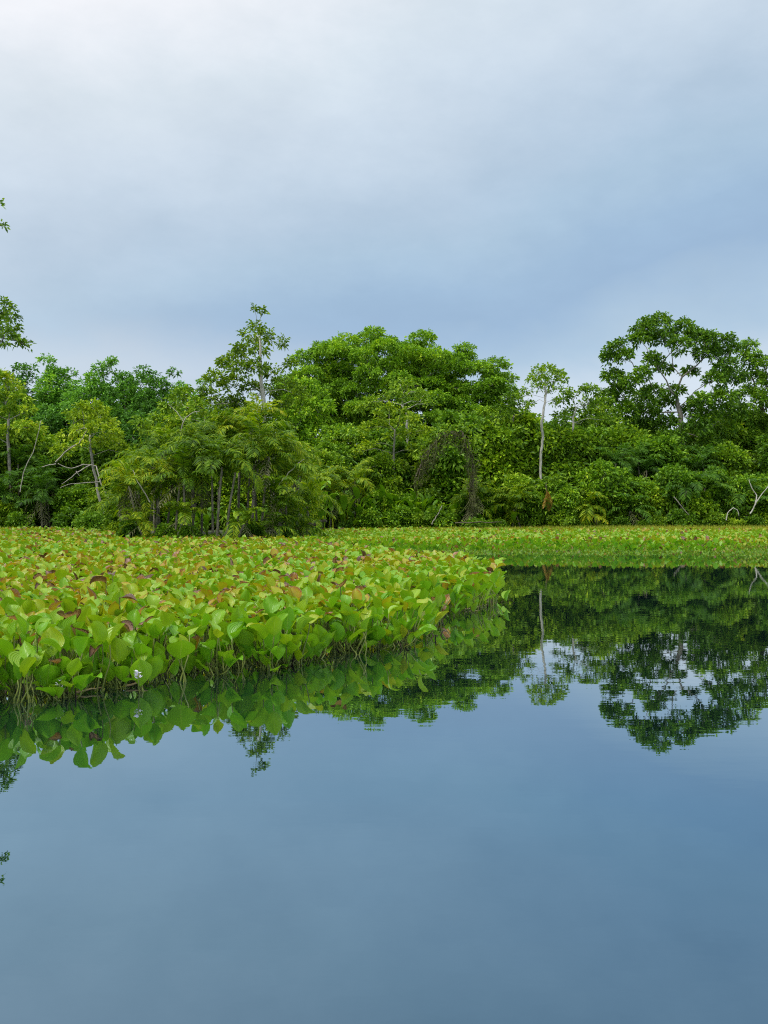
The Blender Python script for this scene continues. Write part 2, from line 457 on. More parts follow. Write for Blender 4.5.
def tree(name, label, cat, group, D, trunk, r_base, clumps, leaf, bark, L=.34, wid=.5, k=10, dens=16, flat=.65, depth=.8, seed=0, up=.9, clump_y=None, spread=1.0, spreadY=None):
    """trunk: picture points (px, py); clumps: (px, py, radius px) or (xyz, r) in metres when clump_y is given"""
    rng = np.random.default_rng(seed + 77); L *= .80; k = int(k * 1.55)
    s = D / F
    b = at(trunk[0][0], trunk[0][1], D); b[2] = .0
    root = empty(name, tuple(b), label, cat, group)
    dy = 0.0; tp = []
    for i, (px, py) in enumerate(trunk):
        p = at(px, py, D + dy); dy += rng.normal(0, .25)
        if i == 0: p[2] = -.1
        tp.append(p)
    # subdivide the trunk into a smooth line
    tp = np.array(tp); m = max(8, 3 * len(tp)); tt = np.linspace(0, len(tp) - 1, m)
    tp = np.stack([np.interp(tt, range(len(tp)), tp[:, c]) for c in range(3)], 1) + rng.normal(size=(m, 3)) * np.array([.012, .012, 0]) * s * 30
    cl = []
    if clump_y is None:
        xs = np.array([q[0] for q in clumps]); cx = xs.mean(); half = max(np.ptp(xs) / 2, 5)
        for px, py, r in clumps:
            room = math.sqrt(max(.08, 1 - ((px - cx) / (half * 1.15)) ** 2)) * half * s * depth
            y = D + rng.uniform(-1, 1) * room
            p = at(px, py, y); cl.append((p, r * y / F))
    else: cl = clumps
    cl = [(p - b, r) for p, r in cl]
    pos, par, rad, nt = skeleton(rng, list(tp - b), cl, r_base)
    build_wood(rng, root, pos, par, rad, nt, M[bark])
    mb = MB()
    for c, r in cl:
        ntf = max(3, int(dens * (r / (s * 12 + 1e-6)) ** 1.7)) if clump_y is None else max(4, int(dens * r ** 1.7))
        P, out = clump_tufts(rng, c, r, flat, ntf)
        add_leaves(mb, rng, P, out, k, L, wid, up, spread)
    kid(root, mb.build('crown', M[leaf], smooth=False))
    return root

# ---- the trees one can tell apart
def dome_tree():
    D = 95; s = D / F
    rng = np.random.default_rng(5)
    e = []
    for px, py, rx, ry in ((385, 394, 104, 69), (450, 397, 70, 58), (318, 390, 46, 50), (488, 412, 36, 28), (330, 425, 60, 30), (420, 425, 90, 32)):
        p = at(px, py, D); e.append((*p, rx * s, rx * s * .75, ry * s))
    cl = ellipsoid_clumps(rng, e, 240, .85, 1.45, shell=.6)
    tree('canopy_tree', 'huge dome-crowned rainforest tree, widest crown on the skyline', 'tree', 'tall forest trees', D,
         [(388, 527), (389, 490), (392, 455), (390, 430), (386, 410)], .65, cl, 'dome', 'grey', L=.30, wid=.55, k=12, dens=42, flat=.5, seed=1, clump_y=True)
dome_tree()

tree('emergent_tree', 'slender tree with a sparse ragged top rising above the palm thicket', 'tree', 'tall forest trees', 54,
     [(268, 538), (267, 470), (265, 415), (261, 380), (260, 350), (260, 322)], .105,
     [(255, 310, 2.6), (262, 312, 2.0), (257, 328, 6), (248, 334, 5), (265, 334, 6), (255, 342, 7), (270, 342, 5), (243, 350, 8), (260, 352, 7), (236, 357, 8), (283, 342, 4.5),
      (225, 366, 9), (240, 370, 10), (256, 368, 9), (272, 372, 8), (290, 365, 6), (215, 380, 10), (232, 385, 11), (250, 390, 10), (270, 392, 9), (286, 385, 9), (300, 395, 8), (208, 396, 10),
      (225, 404, 11), (243, 408, 9), (282, 405, 9), (198, 405, 8)], 'yellow', 'white', L=.25, wid=.55, k=11, dens=28, flat=.8, seed=2)
tree('pale_trunk_tree', 'lone slim tree with a bare whitish crooked trunk and small round top', 'tree', 'tall forest trees', 62,
     [(541, 534), (541, 475), (541, 452), (543, 438), (541, 425), (544, 410), (546, 395), (545, 384)], .066,
     [(538, 373, 6), (548, 371, 6.5), (557, 374, 6), (562, 381, 5), (533, 379, 4.5), (541, 382, 5.5), (551, 382, 5.5), (537, 388, 3.5), (558, 390, 3.5), (547, 391, 3), (565, 389, 3),
      (526, 392, 4), (520, 397, 3.2), (555, 402, 3.5), (532, 404, 3)], 'olive', 'white', L=.24, wid=.55, k=11, dens=34, flat=.85, seed=3)
tree('broad_crown_tree', 'tall open-crowned tree with pale forked limbs, highest of the far right bank', 'tree', 'tall forest trees', 70,
     [(683, 531), (683, 480), (682, 437), (681, 418), (678, 404)], .18,
     [(618, 346, 9), (609, 358, 8), (626, 356, 8), (640, 340, 9), (648, 326, 9), (660, 322, 9), (640, 330, 8), (655, 338, 10), (668, 335, 9), (684, 326, 8), (694, 333, 8), (680, 345, 11), (700, 338, 9),
      (712, 341, 10), (720, 352, 10), (706, 354, 10), (728, 340, 6), (735, 348, 5), (612, 378, 10), (620, 392, 11), (608, 398, 9), (632, 382, 9), (640, 398, 11), (652, 360, 9), (664, 368, 8), (648, 412, 12), (626, 412, 12),
      (664, 405, 11), (700, 402, 11), (717, 380, 11), (725, 366, 10), (722, 398, 12), (737, 376, 9), (710, 415, 11), (690, 372, 7), (644, 374, 8), (654, 392, 9), (676, 392, 7), (694, 408, 9), (676, 440, 12), (652, 446, 12), (708, 442, 12), (734, 412, 12), (664, 425, 12), (696, 425, 12), (640, 430, 12), (722, 430, 12)],
     'dark', 'grey', L=.30, wid=.55, k=12, dens=46, flat=.75, seed=4, depth=.55)
tree('forest_tree', 'dark bushy tree with a knobby crown beside the tall forked tree', 'tree', 'tall forest trees', 74,
     [(769, 530), (767, 480), (765, 420), (760, 400)], .18,
     [(750, 344, 6), (744, 354, 6), (756, 356, 6), (749, 362, 7), (764, 366, 9), (776, 360, 9), (788, 356, 10), (752, 378, 11), (770, 384, 13), (790, 378, 12), (747, 396, 12), (765, 402, 13), (785, 404, 13), (754, 420, 13),
      (776, 424, 14), (800, 400, 13), (740, 415, 10), (795, 430, 14), (748, 440, 14), (770, 446, 14)], 'dark', 'brown', L=.30, wid=.55, k=12, dens=46, flat=.75, seed=5)
tree('overhanging_tree', 'tree mostly out of view whose leafy branch tips reach into the left edge', 'tree', 'tall forest trees', 46,
     [(-92, 542), (-90, 480), (-86, 400), (-80, 330), (-76, 280), (-72, 240)], .3,
     [(6, 306, 6), (12, 318, 5), (2, 315, 5), (14, 330, 5), (8, 334, 6), (0, 328, 6), (18, 341, 5), (24, 345, 4), (2, 342, 5), (-10, 316, 9), (-16, 336, 10), (-40, 300, 16), (-55, 335, 16), (-36, 350, 13),
      (-80, 280, 18), (-110, 320, 18), (-95, 250, 18), (-60, 240, 14), (-32, 222, 9), (-14, 224, 5), (1, 226, 3), (-14, 206, 4), (-1, 205, 1.4), (-70, 200, 14), (-115, 285, 16), (-75, 350, 18)],
     'olive', 'grey', L=.24, wid=.55, k=10, dens=30, flat=.8, seed=6)
tree('small_tree', 'small yellow-green tree with a rounded top above bare bleached branches', 'tree', 'bank trees', 58.5,
     [(108, 532), (100, 500), (94, 470), (90, 445), (90, 430)], .065,
     [(82, 410, 8), (92, 407, 8), (101, 413, 8), (74, 417, 7), (88, 420, 9), (108, 423, 7), (98, 428, 8), (78, 430, 7), (115, 434, 7), (66, 436, 7), (104, 440, 8), (120, 445, 7), (86, 442, 7), (62, 450, 7), (128, 454, 7)],
     'yellow', 'deadwood', L=.25, wid=.6, k=11, dens=34, flat=.7, seed=7)
tree('small_tree', 'round yellow-green tree standing just left of the draped vine arch', 'tree', 'bank trees', 62,
     [(394, 534), (393, 490), (394, 450), (395, 430)], .07,
     [(378, 416, 6), (389, 409, 6), (401, 412, 5), (412, 420, 6), (424, 430, 5), (366, 428, 6), (384, 425, 6), (399, 423, 5), (408, 434, 6), (370, 446, 6), (392, 438, 6), (412, 450, 6), (428, 445, 5), (380, 462, 6), (402, 466, 6), (358, 452, 5), (420, 468, 6), (362, 470, 6), (394, 482, 6)],
     'yellow', 'grey', L=.27, wid=.6, k=11, dens=36, flat=.7, seed=8)
tree('small_tree', 'thin olive tree with a white forked stem against the great dome crown', 'tree', 'bank trees', 68,
     [(410, 531), (408, 470), (407, 425), (407, 414), (402, 405)], .075,
     [(400, 384, 6), (408, 386, 6), (393, 391, 6), (416, 392, 6), (424, 395, 5), (386, 398, 5), (404, 396, 6), (420, 402, 5), (372, 402, 6), (362, 408, 7), (430, 404, 5)],
     'olive', 'white', L=.27, wid=.55, k=10, dens=34, flat=.6, seed=9)
tree('small_tree', 'thin olive-green tree just left of the pale crooked trunk', 'tree', 'bank trees', 64,
     [(514, 534), (513, 480), (512, 440), (514, 415)], .065,
     [(505, 398, 5), (515, 402, 6), (524, 406, 5), (500, 410, 6), (510, 414, 7), (520, 418, 6), (494, 422, 7), (506, 428, 7), (518, 432, 7), (528, 426, 5), (500, 440, 8), (514, 445, 8)],
     'mid', 'grey', L=.26, wid=.55, k=11, dens=34, flat=.7, seed=10)
tree('small_tree', 'thin tree with a pale stem just right of the pale crooked trunk', 'tree', 'bank trees', 64,
     [(578, 534), (577, 480), (574, 440), (573, 420), (576, 408)], .06,
     [(562, 402, 5), (572, 396, 6), (582, 392, 6), (592, 388, 5), (600, 393, 5), (586, 402, 6), (597, 405, 6), (570, 410, 5), (606, 402, 6), (560, 416, 5), (590, 416, 7), (604, 420, 7), (580, 424, 6)],
     'mid', 'white', L=.26, wid=.55, k=11, dens=32, flat=.6, seed=12)
tree('small_tree', 'leafy olive tree with long bare pale limbs behind the palm thicket', 'tree', 'bank trees', 52,
     [(203, 540), (203, 480), (201, 440), (206, 425), (204, 415)], .065,
     [(178, 398, 7), (186, 392, 6), (170, 408, 8), (196, 405, 8), (160, 420, 8), (180, 420, 9), (208, 418, 7), (218, 425, 8), (150, 432, 8), (166, 436, 9), (190, 436, 8), (140, 424, 6), (230, 430, 9), (205, 440, 9)],
     'olive', 'deadwood', L=.26, wid=.55, k=11, dens=34, flat=.7, seed=13)
tree('small_tree', 'rounded green tree at the left edge over dark palms', 'tree', 'bank trees', 63,
     [(12, 534), (10, 480), (8, 440), (8, 420)], .09,
     [(2, 380, 9), (-8, 374, 9), (14, 388, 8), (4, 398, 9), (20, 400, 8), (-10, 400, 10), (28, 412, 8), (10, 414, 10), (-6, 420, 10), (24, 428, 9), (6, 434, 10), (36, 428, 8), (-14, 440, 11)],
     'olive', 'grey', L=.28, wid=.55, k=11, dens=34, flat=.7, seed=14)

for cx, ty, by, rx, D, lab, lf, sd_ in [(300, 376, 455, 36, 80, 'mid-green bushy tree in front of the left skirt of the great dome crown', 'dome', 61), (486, 404, 470, 34, 84, 'bushy tree in front of the right skirt of the great dome crown', 'mid', 62),
                                       (345, 420, 480, 30, 76, 'dark bushy tree below the middle of the great dome crown', 'dark', 63), (440, 422, 480, 32, 78, 'dark bushy tree behind the draped vine arch', 'dark', 64),
                                       (600, 398, 470, 30, 80, 'bushy tree in the gap left of the tall forked tree', 'mid', 65), (232, 396, 470, 30, 70, 'bushy tree behind the slender ragged tree', 'mid', 66),
                                       (524, 402, 470, 24, 79, 'bushy tree filling the gap left of the pale crooked trunk', 'mid', 69), (562, 410, 470, 24, 82, 'bushy tree filling the gap right of the pale crooked trunk', 'dark', 70),
                                       (640, 415, 480, 40, 77, 'dark bushy tree beneath the left side of the tall forked tree', 'dark', 71), (720, 415, 480, 44, 78, 'dark bushy tree beneath the right side of the tall forked tree', 'dark', 72),
                                       (62, 398, 470, 34, 76, 'deep green tree behind the small rounded yellow-green one at left', 'haze_teal', 67), (142, 404, 470, 30, 74, 'deep green tree behind the left end of the palm thicket', 'haze_teal', 68)]:
    rng = np.random.default_rng(sd_); s = D / F
    e = [(*at(cx, (ty + by) / 2, D), rx * s, rx * s * .8, (by - ty) / 2 * s), (*at(cx + 5, by - 8, D), rx * s * 1.05, rx * s * .8, (by - ty) * .4 * s)]
    cl = ellipsoid_clumps(rng, e, 40, .7, 1.25, shell=.55)
    tree('forest_tree', lab, 'tree', 'bushy trees behind the bank', D, [(cx, 530), (cx + 2, 495), (cx - 1, 465), (cx, 445)], .16, cl, lf, 'grey', L=.33, wid=.55, k=11, dens=28, flat=.65, seed=sd_, clump_y=True)

LEFT = [(14, 374, 30, 'leftmost tree of the blue-green canopy behind the left bank', 21, 95), (52, 366, 28, 'blue-green canopy tree second along the left skyline', 22, 99), (92, 366, 30, 'blue-green canopy tree with a twin tuft in the left skyline middle', 23, 93),
        (128, 372, 26, 'blue-green canopy tree just right of the twin-tufted one', 24, 101), (160, 376, 26, 'rightmost blue-green canopy tree before the ragged slender tree', 25, 96),
        (194, 388, 24, 'low blue-green tree in the notch beside the ragged slender tree', 26, 102)]
for cx, ty, rx, lab, sd_, D in LEFT:
    rng = np.random.default_rng(sd_); s = D / F
    p = at(cx, ty + 52, D); e = [(*p, rx * s, rx * s * .9, 50 * s), (*at(cx - 8, ty + 88, D), rx * s * 1.1, rx * s, 40 * s)]
    cl = ellipsoid_clumps(rng, e, 62, .8, 1.4, shell=.55)
    for q in range(4): cl.append((at(cx + rng.uniform(-rx, rx) * .7, ty + rng.uniform(-6, 10), D), rng.uniform(.4, .7)))
    tree('canopy_tree', lab, 'tree', 'canopy trees behind the left bank', D, [(cx, 527), (cx + 3, 480), (cx - 2, 440), (cx, 425)], .35, cl, 'haze_teal', 'brown', L=.36, wid=.52, k=11, dens=26, flat=.8, seed=sd_, clump_y=True)

# ---- forest far behind: three kinds, copied
FAR = [(-60, 118), (-10, 122), (40, 126), (85, 120), (130, 124), (178, 121), (225, 126), (275, 122), (320, 128), (470, 126), (508, 120), (545, 128), (585, 122), (625, 127), (668, 121), (715, 126), (760, 119), (810, 124)]
protos = []
for i, (px, D) in enumerate(FAR):
    side = 'left' if px < 200 else 'right'
    lab = 'distant dark forest tree showing through gaps in the bank trees'
    if i < 3:
        rng = np.random.default_rng(40 + i); b = at(px, 512, D); b[2] = 0
        e = [(b[0], b[1], 8.2, 3.6, 3.2, 4.0), (b[0], b[1], 4.0, 3.8, 3.2, 3.4)]
        cl = ellipsoid_clumps(rng, e, 34, .9, 1.5)
        t = tree('forest_tree', lab, 'tree', 'distant forest trees', D, [(px, 523), (px, 490), (px + 1, 470)], .3, cl, 'haze_teal', 'brown', L=.45, wid=.55, k=10, dens=18, flat=.75, seed=40 + i, clump_y=True)
        protos.append(t)
    else:
        t = copy_tree(protos[i % 3]); t.location = (gx(px, D), D, 0)
        t.rotation_euler = (0, 0, R.uniform(0, 6.28)); t.scale = (1.1, 1.1, R.uniform(.9, 1.05) if px < 200 or px > 620 else R.uniform(.8, .92))
        t['label'] = lab

# ------------------------------------------------------------------ palms
def frond(mb, rng, base, az, elev, L, arch, nl=22, lw=.036, ll=.46, tone=0):
    tt = np.linspace(0, 1, 9)
    e = elev - arch * tt ** 1.3
    step = L / 8
    dx = np.cumsum(np.r_[0, np.cos(e[:-1]) * step]); dz = np.cumsum(np.r_[0, np.sin(e[:-1]) * step])
    h = np.array([math.cos(az), math.sin(az), 0]); sd_ = np.array([-math.sin(az), math.cos(az), 0])
    pts = base + dx[:, None] * h + dz[:, None] * np.array([0, 0, 1]) + sd_ * (tt[:, None] ** 2) * rng.normal(0, .12) * L
    mb.tube(pts, np.linspace(.022, .006, 9) * (L / 1.8), 4, cap=False)
    ts = np.linspace(.16, 1.0, nl)
    P = np.stack([np.interp(ts, tt, pts[:, c]) for c in range(3)], 1)
    tg = norm(np.stack([np.interp(ts, tt, norm(np.gradient(pts, axis=0))[:, c]) for c in range(3)], 1))
    upv = norm(np.cross(np.cross(tg, np.array([0, 0, 1])), tg) + 1e-6)
    V = []
    for sgn in (-1, 1):
        s3 = norm(np.cross(tg, upv)) * sgn
        l = ll * np.sin(PI * (ts * .86 + .10))[:, None] ** .7 * (L / 1.8) * rng.uniform(.8, 1.15, (nl, 1))
        d = norm(s3 + tg * .75 + upv * rng.uniform(-.35, .25, (nl, 1)) + rng.normal(size=(nl, 3)) * .1)
        w = norm(np.cross(d, upv + rng.normal(size=(nl, 3)) * .2)) * lw * (L / 1.8)
        mid = P + d * l * .5; tip = P + d * l - np.array([0, 0, 1]) * l * rng.uniform(.15, .5, (nl, 1))
        V.append(np.stack([P, mid + w, tip, mid - w], 1).reshape(-1, 3))
    V = np.concatenate(V); mb.quads(V, np.arange(len(V)).reshape(-1, 4))

def palm_clump(rng, root, stems, leaf, fl=1.8, nf=11, sk=True):
    """stems: (dx, dy, height, lean) local metres"""
    mb = MB(); dry = MB(); nd = 0
    for dx, dy, h, lean in stems:
        a = rng.uniform(0, 6.28); tt = np.linspace(0, 1, 6)
        pts = np.stack([dx + math.cos(a) * lean * tt ** 1.6, dy + math.sin(a) * lean * tt ** 1.6, -.1 + (h + .1) * tt], 1)
        tb = MB(); tb.tube(pts, np.linspace(.050, .036, 6) * (1 + .1 * h / 3), 6)
        kid(root, tb.build('stem', M['palmstem']))
        top = pts[-1]
        for i in range(nf):
            az = i * 2.4 + rng.uniform(-.3, .3)
            el = rng.uniform(.15, 1.3) if i > 3 else rng.uniform(1.1, 1.5)
            frond(mb, rng, top + np.array([0, 0, .05]), az, el, fl * rng.uniform(.65, 1.05), rng.uniform(1.3, 2.5))
        if rng.random() < .6 and sk:
            for i in range(3):
                frond(dry, rng, top, rng.uniform(0, 6.28), rng.uniform(-.9, -.3), fl * .8, rng.uniform(.6, 1.0), nl=10, lw=.03); nd += 1
    kid(root, mb.build('crown', M[leaf], smooth=False))
    if nd: kid(root, dry.build('dead_skirt', M['fibre'], smooth=False))

PALMS = [(128, 38.0, (2.0, 1.4), 'palm'), (146, 37.5, (2.7, 1.9, 2.3), 'palm'), (164, 38.5, (3.1, 2.4), 'palm'), (181, 37.0, (2.4, 2.9), 'palm'), (200, 38.0, (3.0, 3.4, 2.7), 'palm'), (219, 37.2, (2.8, 3.3, 3.0), 'palm'),
         (240, 38.6, (3.6, 2.9), 'palm'), (255, 37.6, (3.9, 3.1, 3.4), 'palm'), (272, 38.4, (3.4, 2.6), 'palm'), (290, 38.0, (2.6, 1.8), 'palm'), (306, 40.5, (1.9, 1.3), 'palm'),
         (155, 42.0, (3.4, 3.9), 'palm'), (190, 43.0, (4.1, 4.5), 'palm'), (215, 44.0, (4.7, 4.3), 'palm'), (245, 43.5, (4.7, 5.2), 'palm'), (268, 44.0, (4.7, 4.0), 'palm'), (298, 45.5, (3.0, 3.7), 'palm'), (135, 46, (3.2, 2.6), 'palm')]
PALMS += [(137, 36.9, (.8,), 'palm'), (172, 36.8, (1.1,), 'palm'), (229, 36.7, (.9,), 'palm'), (281, 37.2, (1.3, .7), 'palm'), (297, 38.6, (1.0, .6), 'palm')]
ORD = ['first', 'second', 'third', 'fourth', 'fifth', 'sixth', 'seventh', 'eighth', 'ninth', 'tenth', 'eleventh', 'twelfth', 'thirteenth', 'fourteenth', 'fifteenth', 'sixteenth', 'seventeenth', 'eighteenth', 'nineteenth', 'twentieth',
       'twenty-first', 'twenty-second', 'twenty-third', 'twenty-fourth', 'twenty-fifth', 'twenty-sixth', 'twenty-seventh', 'twenty-eighth', 'twenty-ninth', 'thirtieth', 'thirty-first', 'thirty-second', 'thirty-third', 'thirty-fourth',
       'thirty-fifth', 'thirty-sixth', 'thirty-seventh', 'thirty-eighth', 'thirty-ninth', 'fortieth']
front = sorted([p for p in PALMS if p[1] < 41]); back = sorted([p for p in PALMS if p[1] >= 41])
for i, (px, D, hs, leaf) in enumerate(PALMS):
    rng = np.random.default_rng(200 + i)
    if D < 41:
        q = front.index((px, D, hs, leaf)); lab = f'clumping palm {ORD[q]} from the left in the front row of the thicket'
    else:
        q = back.index((px, D, hs, leaf)); lab = f'taller clumping palm {ORD[q]} from the left behind the front row of palms'
    r = empty('clumping_palm', (gx(px, D), D, .05), lab, 'palm', 'palms of the thicket on the near bank')
    st = [(rng.uniform(-.35, .35), rng.uniform(-.4, .4), h, rng.uniform(.05, .45)) for h in hs]
    palm_clump(rng, r, st, leaf, fl=1.75 if max(hs) > 1.6 else 1.35, nf=12)
for i, (px, D, hs, lab) in enumerate([(-10, 60, (1.6, 2.2), 'dark feathery palm cut by the left edge'), (14, 61, (3.0, 2.4), 'dark feathery palm second from the left edge'), (36, 60, (2.6, 1.8), 'dark feathery palm left of the bare bleached branches'),
                                     (24, 64, (4.4, 3.8), 'tall dark palm behind the feathery palms at left'), (52, 62, (3.4, 2.6), 'dark palm directly behind the bleached branch tangle'),
                                     (610, 63, (4.4, 3.6), 'feathery palm below the left side of the tall forked tree'), (648, 64, (4.8, 4.0), 'feathery palm under the middle of the tall forked tree'),
                                     (520, 60, (1.5, 1.9), 'low palm left of the orange dead frond'), (532, 61, (2.2, 1.4), 'low palm just behind the orange dead frond'), (560, 61, (2.0, 1.5), 'low palm right of the orange dead frond'),
                                     (588, 60.4, (1.0, 1.6), 'low palm at the foot of the bank right of the orange dead frond'), (628, 60.6, (2.4, 1.4), 'palm low on the far bank, below the feathery pair'), (672, 60.5, (1.6, 2.6), 'palm low on the far bank above the slanting pale branch'),
                                     (706, 60.8, (2.8, 1.9), 'palm low on the far bank left of the curled bare branch'), (744, 60.6, (1.4, 2.2), 'palm low on the far bank beside the bleached bent branch'), (700, 65, (4.6, 4.0), 'tall palm under the right side of the tall forked tree'), (470, 60.2, (1.5, 2.3), 'palm beneath the right foot of the vine arch'),
                                     (330, 59, (2.4, 3.0), 'palm at the inlet right of the thicket'), (352, 60.5, (3.2, 2.6), 'palm second right of the inlet')]):
    rng = np.random.default_rng(260 + i)
    r = empty('clumping_palm', (gx(px, D), D, .05), lab, 'palm', 'palms along the far bank')
    palm_clump(rng, r, [(rng.uniform(-.5, .5), rng.uniform(-.5, .5), h, rng.uniform(.1, .6)) for h in hs], 'palmdark' if px < 100 or px > 600 else 'palm', fl=2.1, nf=11)

# ------------------------------------------------------------------ shrubs, copied from a few kinds
def shrub_proto(i, leaf, h, w, L, wid, n, k=10, dens=20, flat=.8):
    rng = np.random.default_rng(300 + i); L *= .8; k = int(k * 1.5)
    root = empty('shrub', (0, 0, 0), 'x', 'shrub', 'shrubs along the bank')
    e = [(0, 0, h * .55, w * .5, w * .45, h * .45), (0, 0, h * .28, w * .55, w * .48, h * .3)]
    cl = ellipsoid_clumps(rng, e, n, .28 * w / 2.2, .52 * w / 2.2, shell=.5)
    stems = []
    tr = np.array([(0, 0, -.1), (.03, .02, h * .1), (.06, .0, h * .22), (.04, .05, h * .32)])
    pos, par, rad, nt = skeleton(rng, list(tr), cl, .06, rmin=.012)
    build_wood(rng, root, pos, par, rad, nt, M['grey' if i % 2 else 'brown'], ('stem', 'branch'))
    mb = MB()
    for c, r in cl:
        P, out = clump_tufts(rng, c, r, flat, max(4, int(dens * (r / .4) ** 1.5)))
        add_leaves(mb, rng, P, out, k, L, wid)
    kid(root, mb.build('foliage', M[leaf], smooth=False))
    return root

def paddle(mb, rng, base, az, el, L, wd, arch):
    """one broad paddle leaf on its stalk"""
    n = 6; tt = np.linspace(0, 1, n)
    e = el - arch * tt ** 1.5
    dx = np.cumsum(np.r_[0, np.cos(e[:-1])]) * L / (n - 1); dz = np.cumsum(np.r_[0, np.sin(e[:-1])]) * L / (n - 1)
    h = np.array([math.cos(az), math.sin(az), 0]); s3 = np.array([-math.sin(az), math.cos(az), 0])
    c = base + dx[:, None] * h + dz[:, None] * np.array([0, 0, 1])
    w = wd * np.sin(PI * np.clip(tt * .93 + .05, 0, 1)) ** .7
    nn = norm(np.cross(s3[None], norm(np.gradient(c, axis=0))))
    V = np.stack([c - s3 * w[:, None] - nn * w[:, None] * .35, c, c + s3 * w[:, None] - nn * w[:, None] * .35], 1).reshape(-1, 3)
    f = []
    for i in range(n - 1):
        for j in range(2): f.append((i * 3 + j, i * 3 + j + 1, (i + 1) * 3 + j + 1, (i + 1) * 3 + j))
    mb.quads(V, f)

def paddle_proto(i, nl, h):
    rng = np.random.default_rng(330 + i)
    root = empty('paddle_leaf_plant', (0, 0, 0), 'x', 'plant', 'broad-leaved plants along the bank')
    mb = MB(); sb = MB()
    for q in range(nl):
        az = rng.uniform(0, 6.28); b = np.array([rng.normal(0, .5), rng.normal(0, .4), 0])
        hh = h * rng.uniform(.3, 1.0); lean = rng.uniform(.1, .5)
        top = b + np.array([math.cos(az) * lean, math.sin(az) * lean, hh])
        sb.tube([b - np.array([0, 0, .1]), b * .5 + top * .5 + np.array([0, 0, .08]), top], [.025, .02, .014], 4)
        paddle(mb, rng, top, az, rng.uniform(.5, 1.4), rng.uniform(.6, 1.15), rng.uniform(.13, .22), rng.uniform(.9, 1.9))
    kid(root, sb.build('stem', M['palm'], smooth=True)); kid(root, mb.build('foliage', M['banana']))
    return root

SH = [shrub_proto(0, 'mid', 2.6, 2.4, .24, .55, 24), shrub_proto(1, 'dark', 3.4, 2.8, .26, .55, 30), shrub_proto(2, 'olive', 3.0, 2.4, .24, .6, 24), shrub_proto(3, 'dark', 5.4, 3.6, .3, .55, 44),
      shrub_proto(4, 'mid', 5.6, 3.4, .3, .55, 42), shrub_proto(5, 'yellow', 4.6, 3.0, .27, .6, 34), shrub_proto(6, 'lime', 1.1, 1.9, .2, .65, 16), shrub_proto(7, 'olive', 1.5, 1.8, .22, .6, 16), shrub_proto(8, 'dark', 1.6, 2.0, .24, .6, 18)]
PD = [paddle_proto(0, 26, 2.0), paddle_proto(1, 30, 2.8), paddle_proto(2, 22, 1.5)]
fresh = set(p.name for p in SH + PD)
def put(p, px, D, sc, label, group, z=.05, cat=None, sz=None):
    if p.name in fresh: o = p; fresh.discard(p.name)
    else: o = copy_tree(p)
    o.location = (gx(px, D), D, z); o.rotation_euler = (0, 0, R.uniform(0, 6.28)); o.scale = (sc, sc, sc * (sz or R.uniform(.9, 1.1)))
    o['label'] = label; o['group'] = group
    if cat: o['category'] = cat
    return o

LOOK = {0: 'mid-green', 1: 'dark green', 2: 'olive', 3: 'tall dark green', 4: 'tall mid-green', 5: 'yellow-green', 6: 'lime-green', 7: 'low olive', 8: 'low dark'}
# back tier (tall), front tier, and the low fringe at the water line: (px, D, kind, scale)
BACK = [(140, 49, 4, .75), (165, 51, 3, .8), (190, 50, 4, .85), (212, 52, 3, .9), (236, 50, 4, .9), (258, 52, 3, .85), (280, 51, 4, .8), (300, 53, 5, .85), (308, 60, 3, 1.0), (285, 62, 4, 1.1), (250, 64, 3, 1.2), (215, 64, 4, 1.2), (178, 64, 3, 1.2),
        (-30, 68, 3, 1.0), (40, 70, 4, 1.05), (70, 66, 3, .95), (120, 66, 4, .9), (150, 62, 5, .9), (325, 66, 4, .85), (345, 70, 3, .9), (362, 65, 5, .85), (425, 67, 4, 1.0), (445, 66, 5, 1.05), (468, 69, 4, 1.05), (492, 67, 5, 1.05),
        (384, 63, 4, 1.0), (404, 64.5, 3, 1.05), (418, 64, 5, 1.2), (438, 64, 4, 1.15), (460, 64, 3, 1.15), (476, 64.6, 5, 1.25), (498, 64, 4, 1.2), (520, 64.8, 4, 1.2), (548, 65, 3, 1.2), (566, 64, 4, 1.15), (586, 64.5, 4, 1.2), (-12, 65, 3, 1.2), (18, 66, 4, 1.25), (56, 64, 4, 1.1), (88, 64.5, 3, 1.15), (112, 63, 4, 1.1),
        (333, 74, 3, 1.3), (355, 78, 4, 1.35), (382, 76, 3, 1.3), (410, 78, 4, 1.35), (455, 76, 3, 1.35), (484, 78, 3, 1.4), (530, 78, 4, 1.25), (606, 74, 3, 1.3), (632, 76, 4, 1.4), (664, 75, 3, 1.4), (690, 77, 3, 1.45), (716, 75, 4, 1.4), (742, 76, 3, 1.5), (772, 75, 4, 1.5),
        (512, 70, 3, 1.0), (535, 68, 4, .95), (556, 69, 5, .85), (572, 66, 4, 1.0), (592, 69, 3, 1.1), (612, 67, 4, 1.1), (634, 68, 4, 1.15), (656, 66, 3, 1.1), (680, 68, 4, 1.1), (704, 67, 3, 1.15), (728, 66, 4, 1.05), (752, 68, 5, 1.1), (776, 67, 3, 1.15), (800, 68, 4, 1.1)]
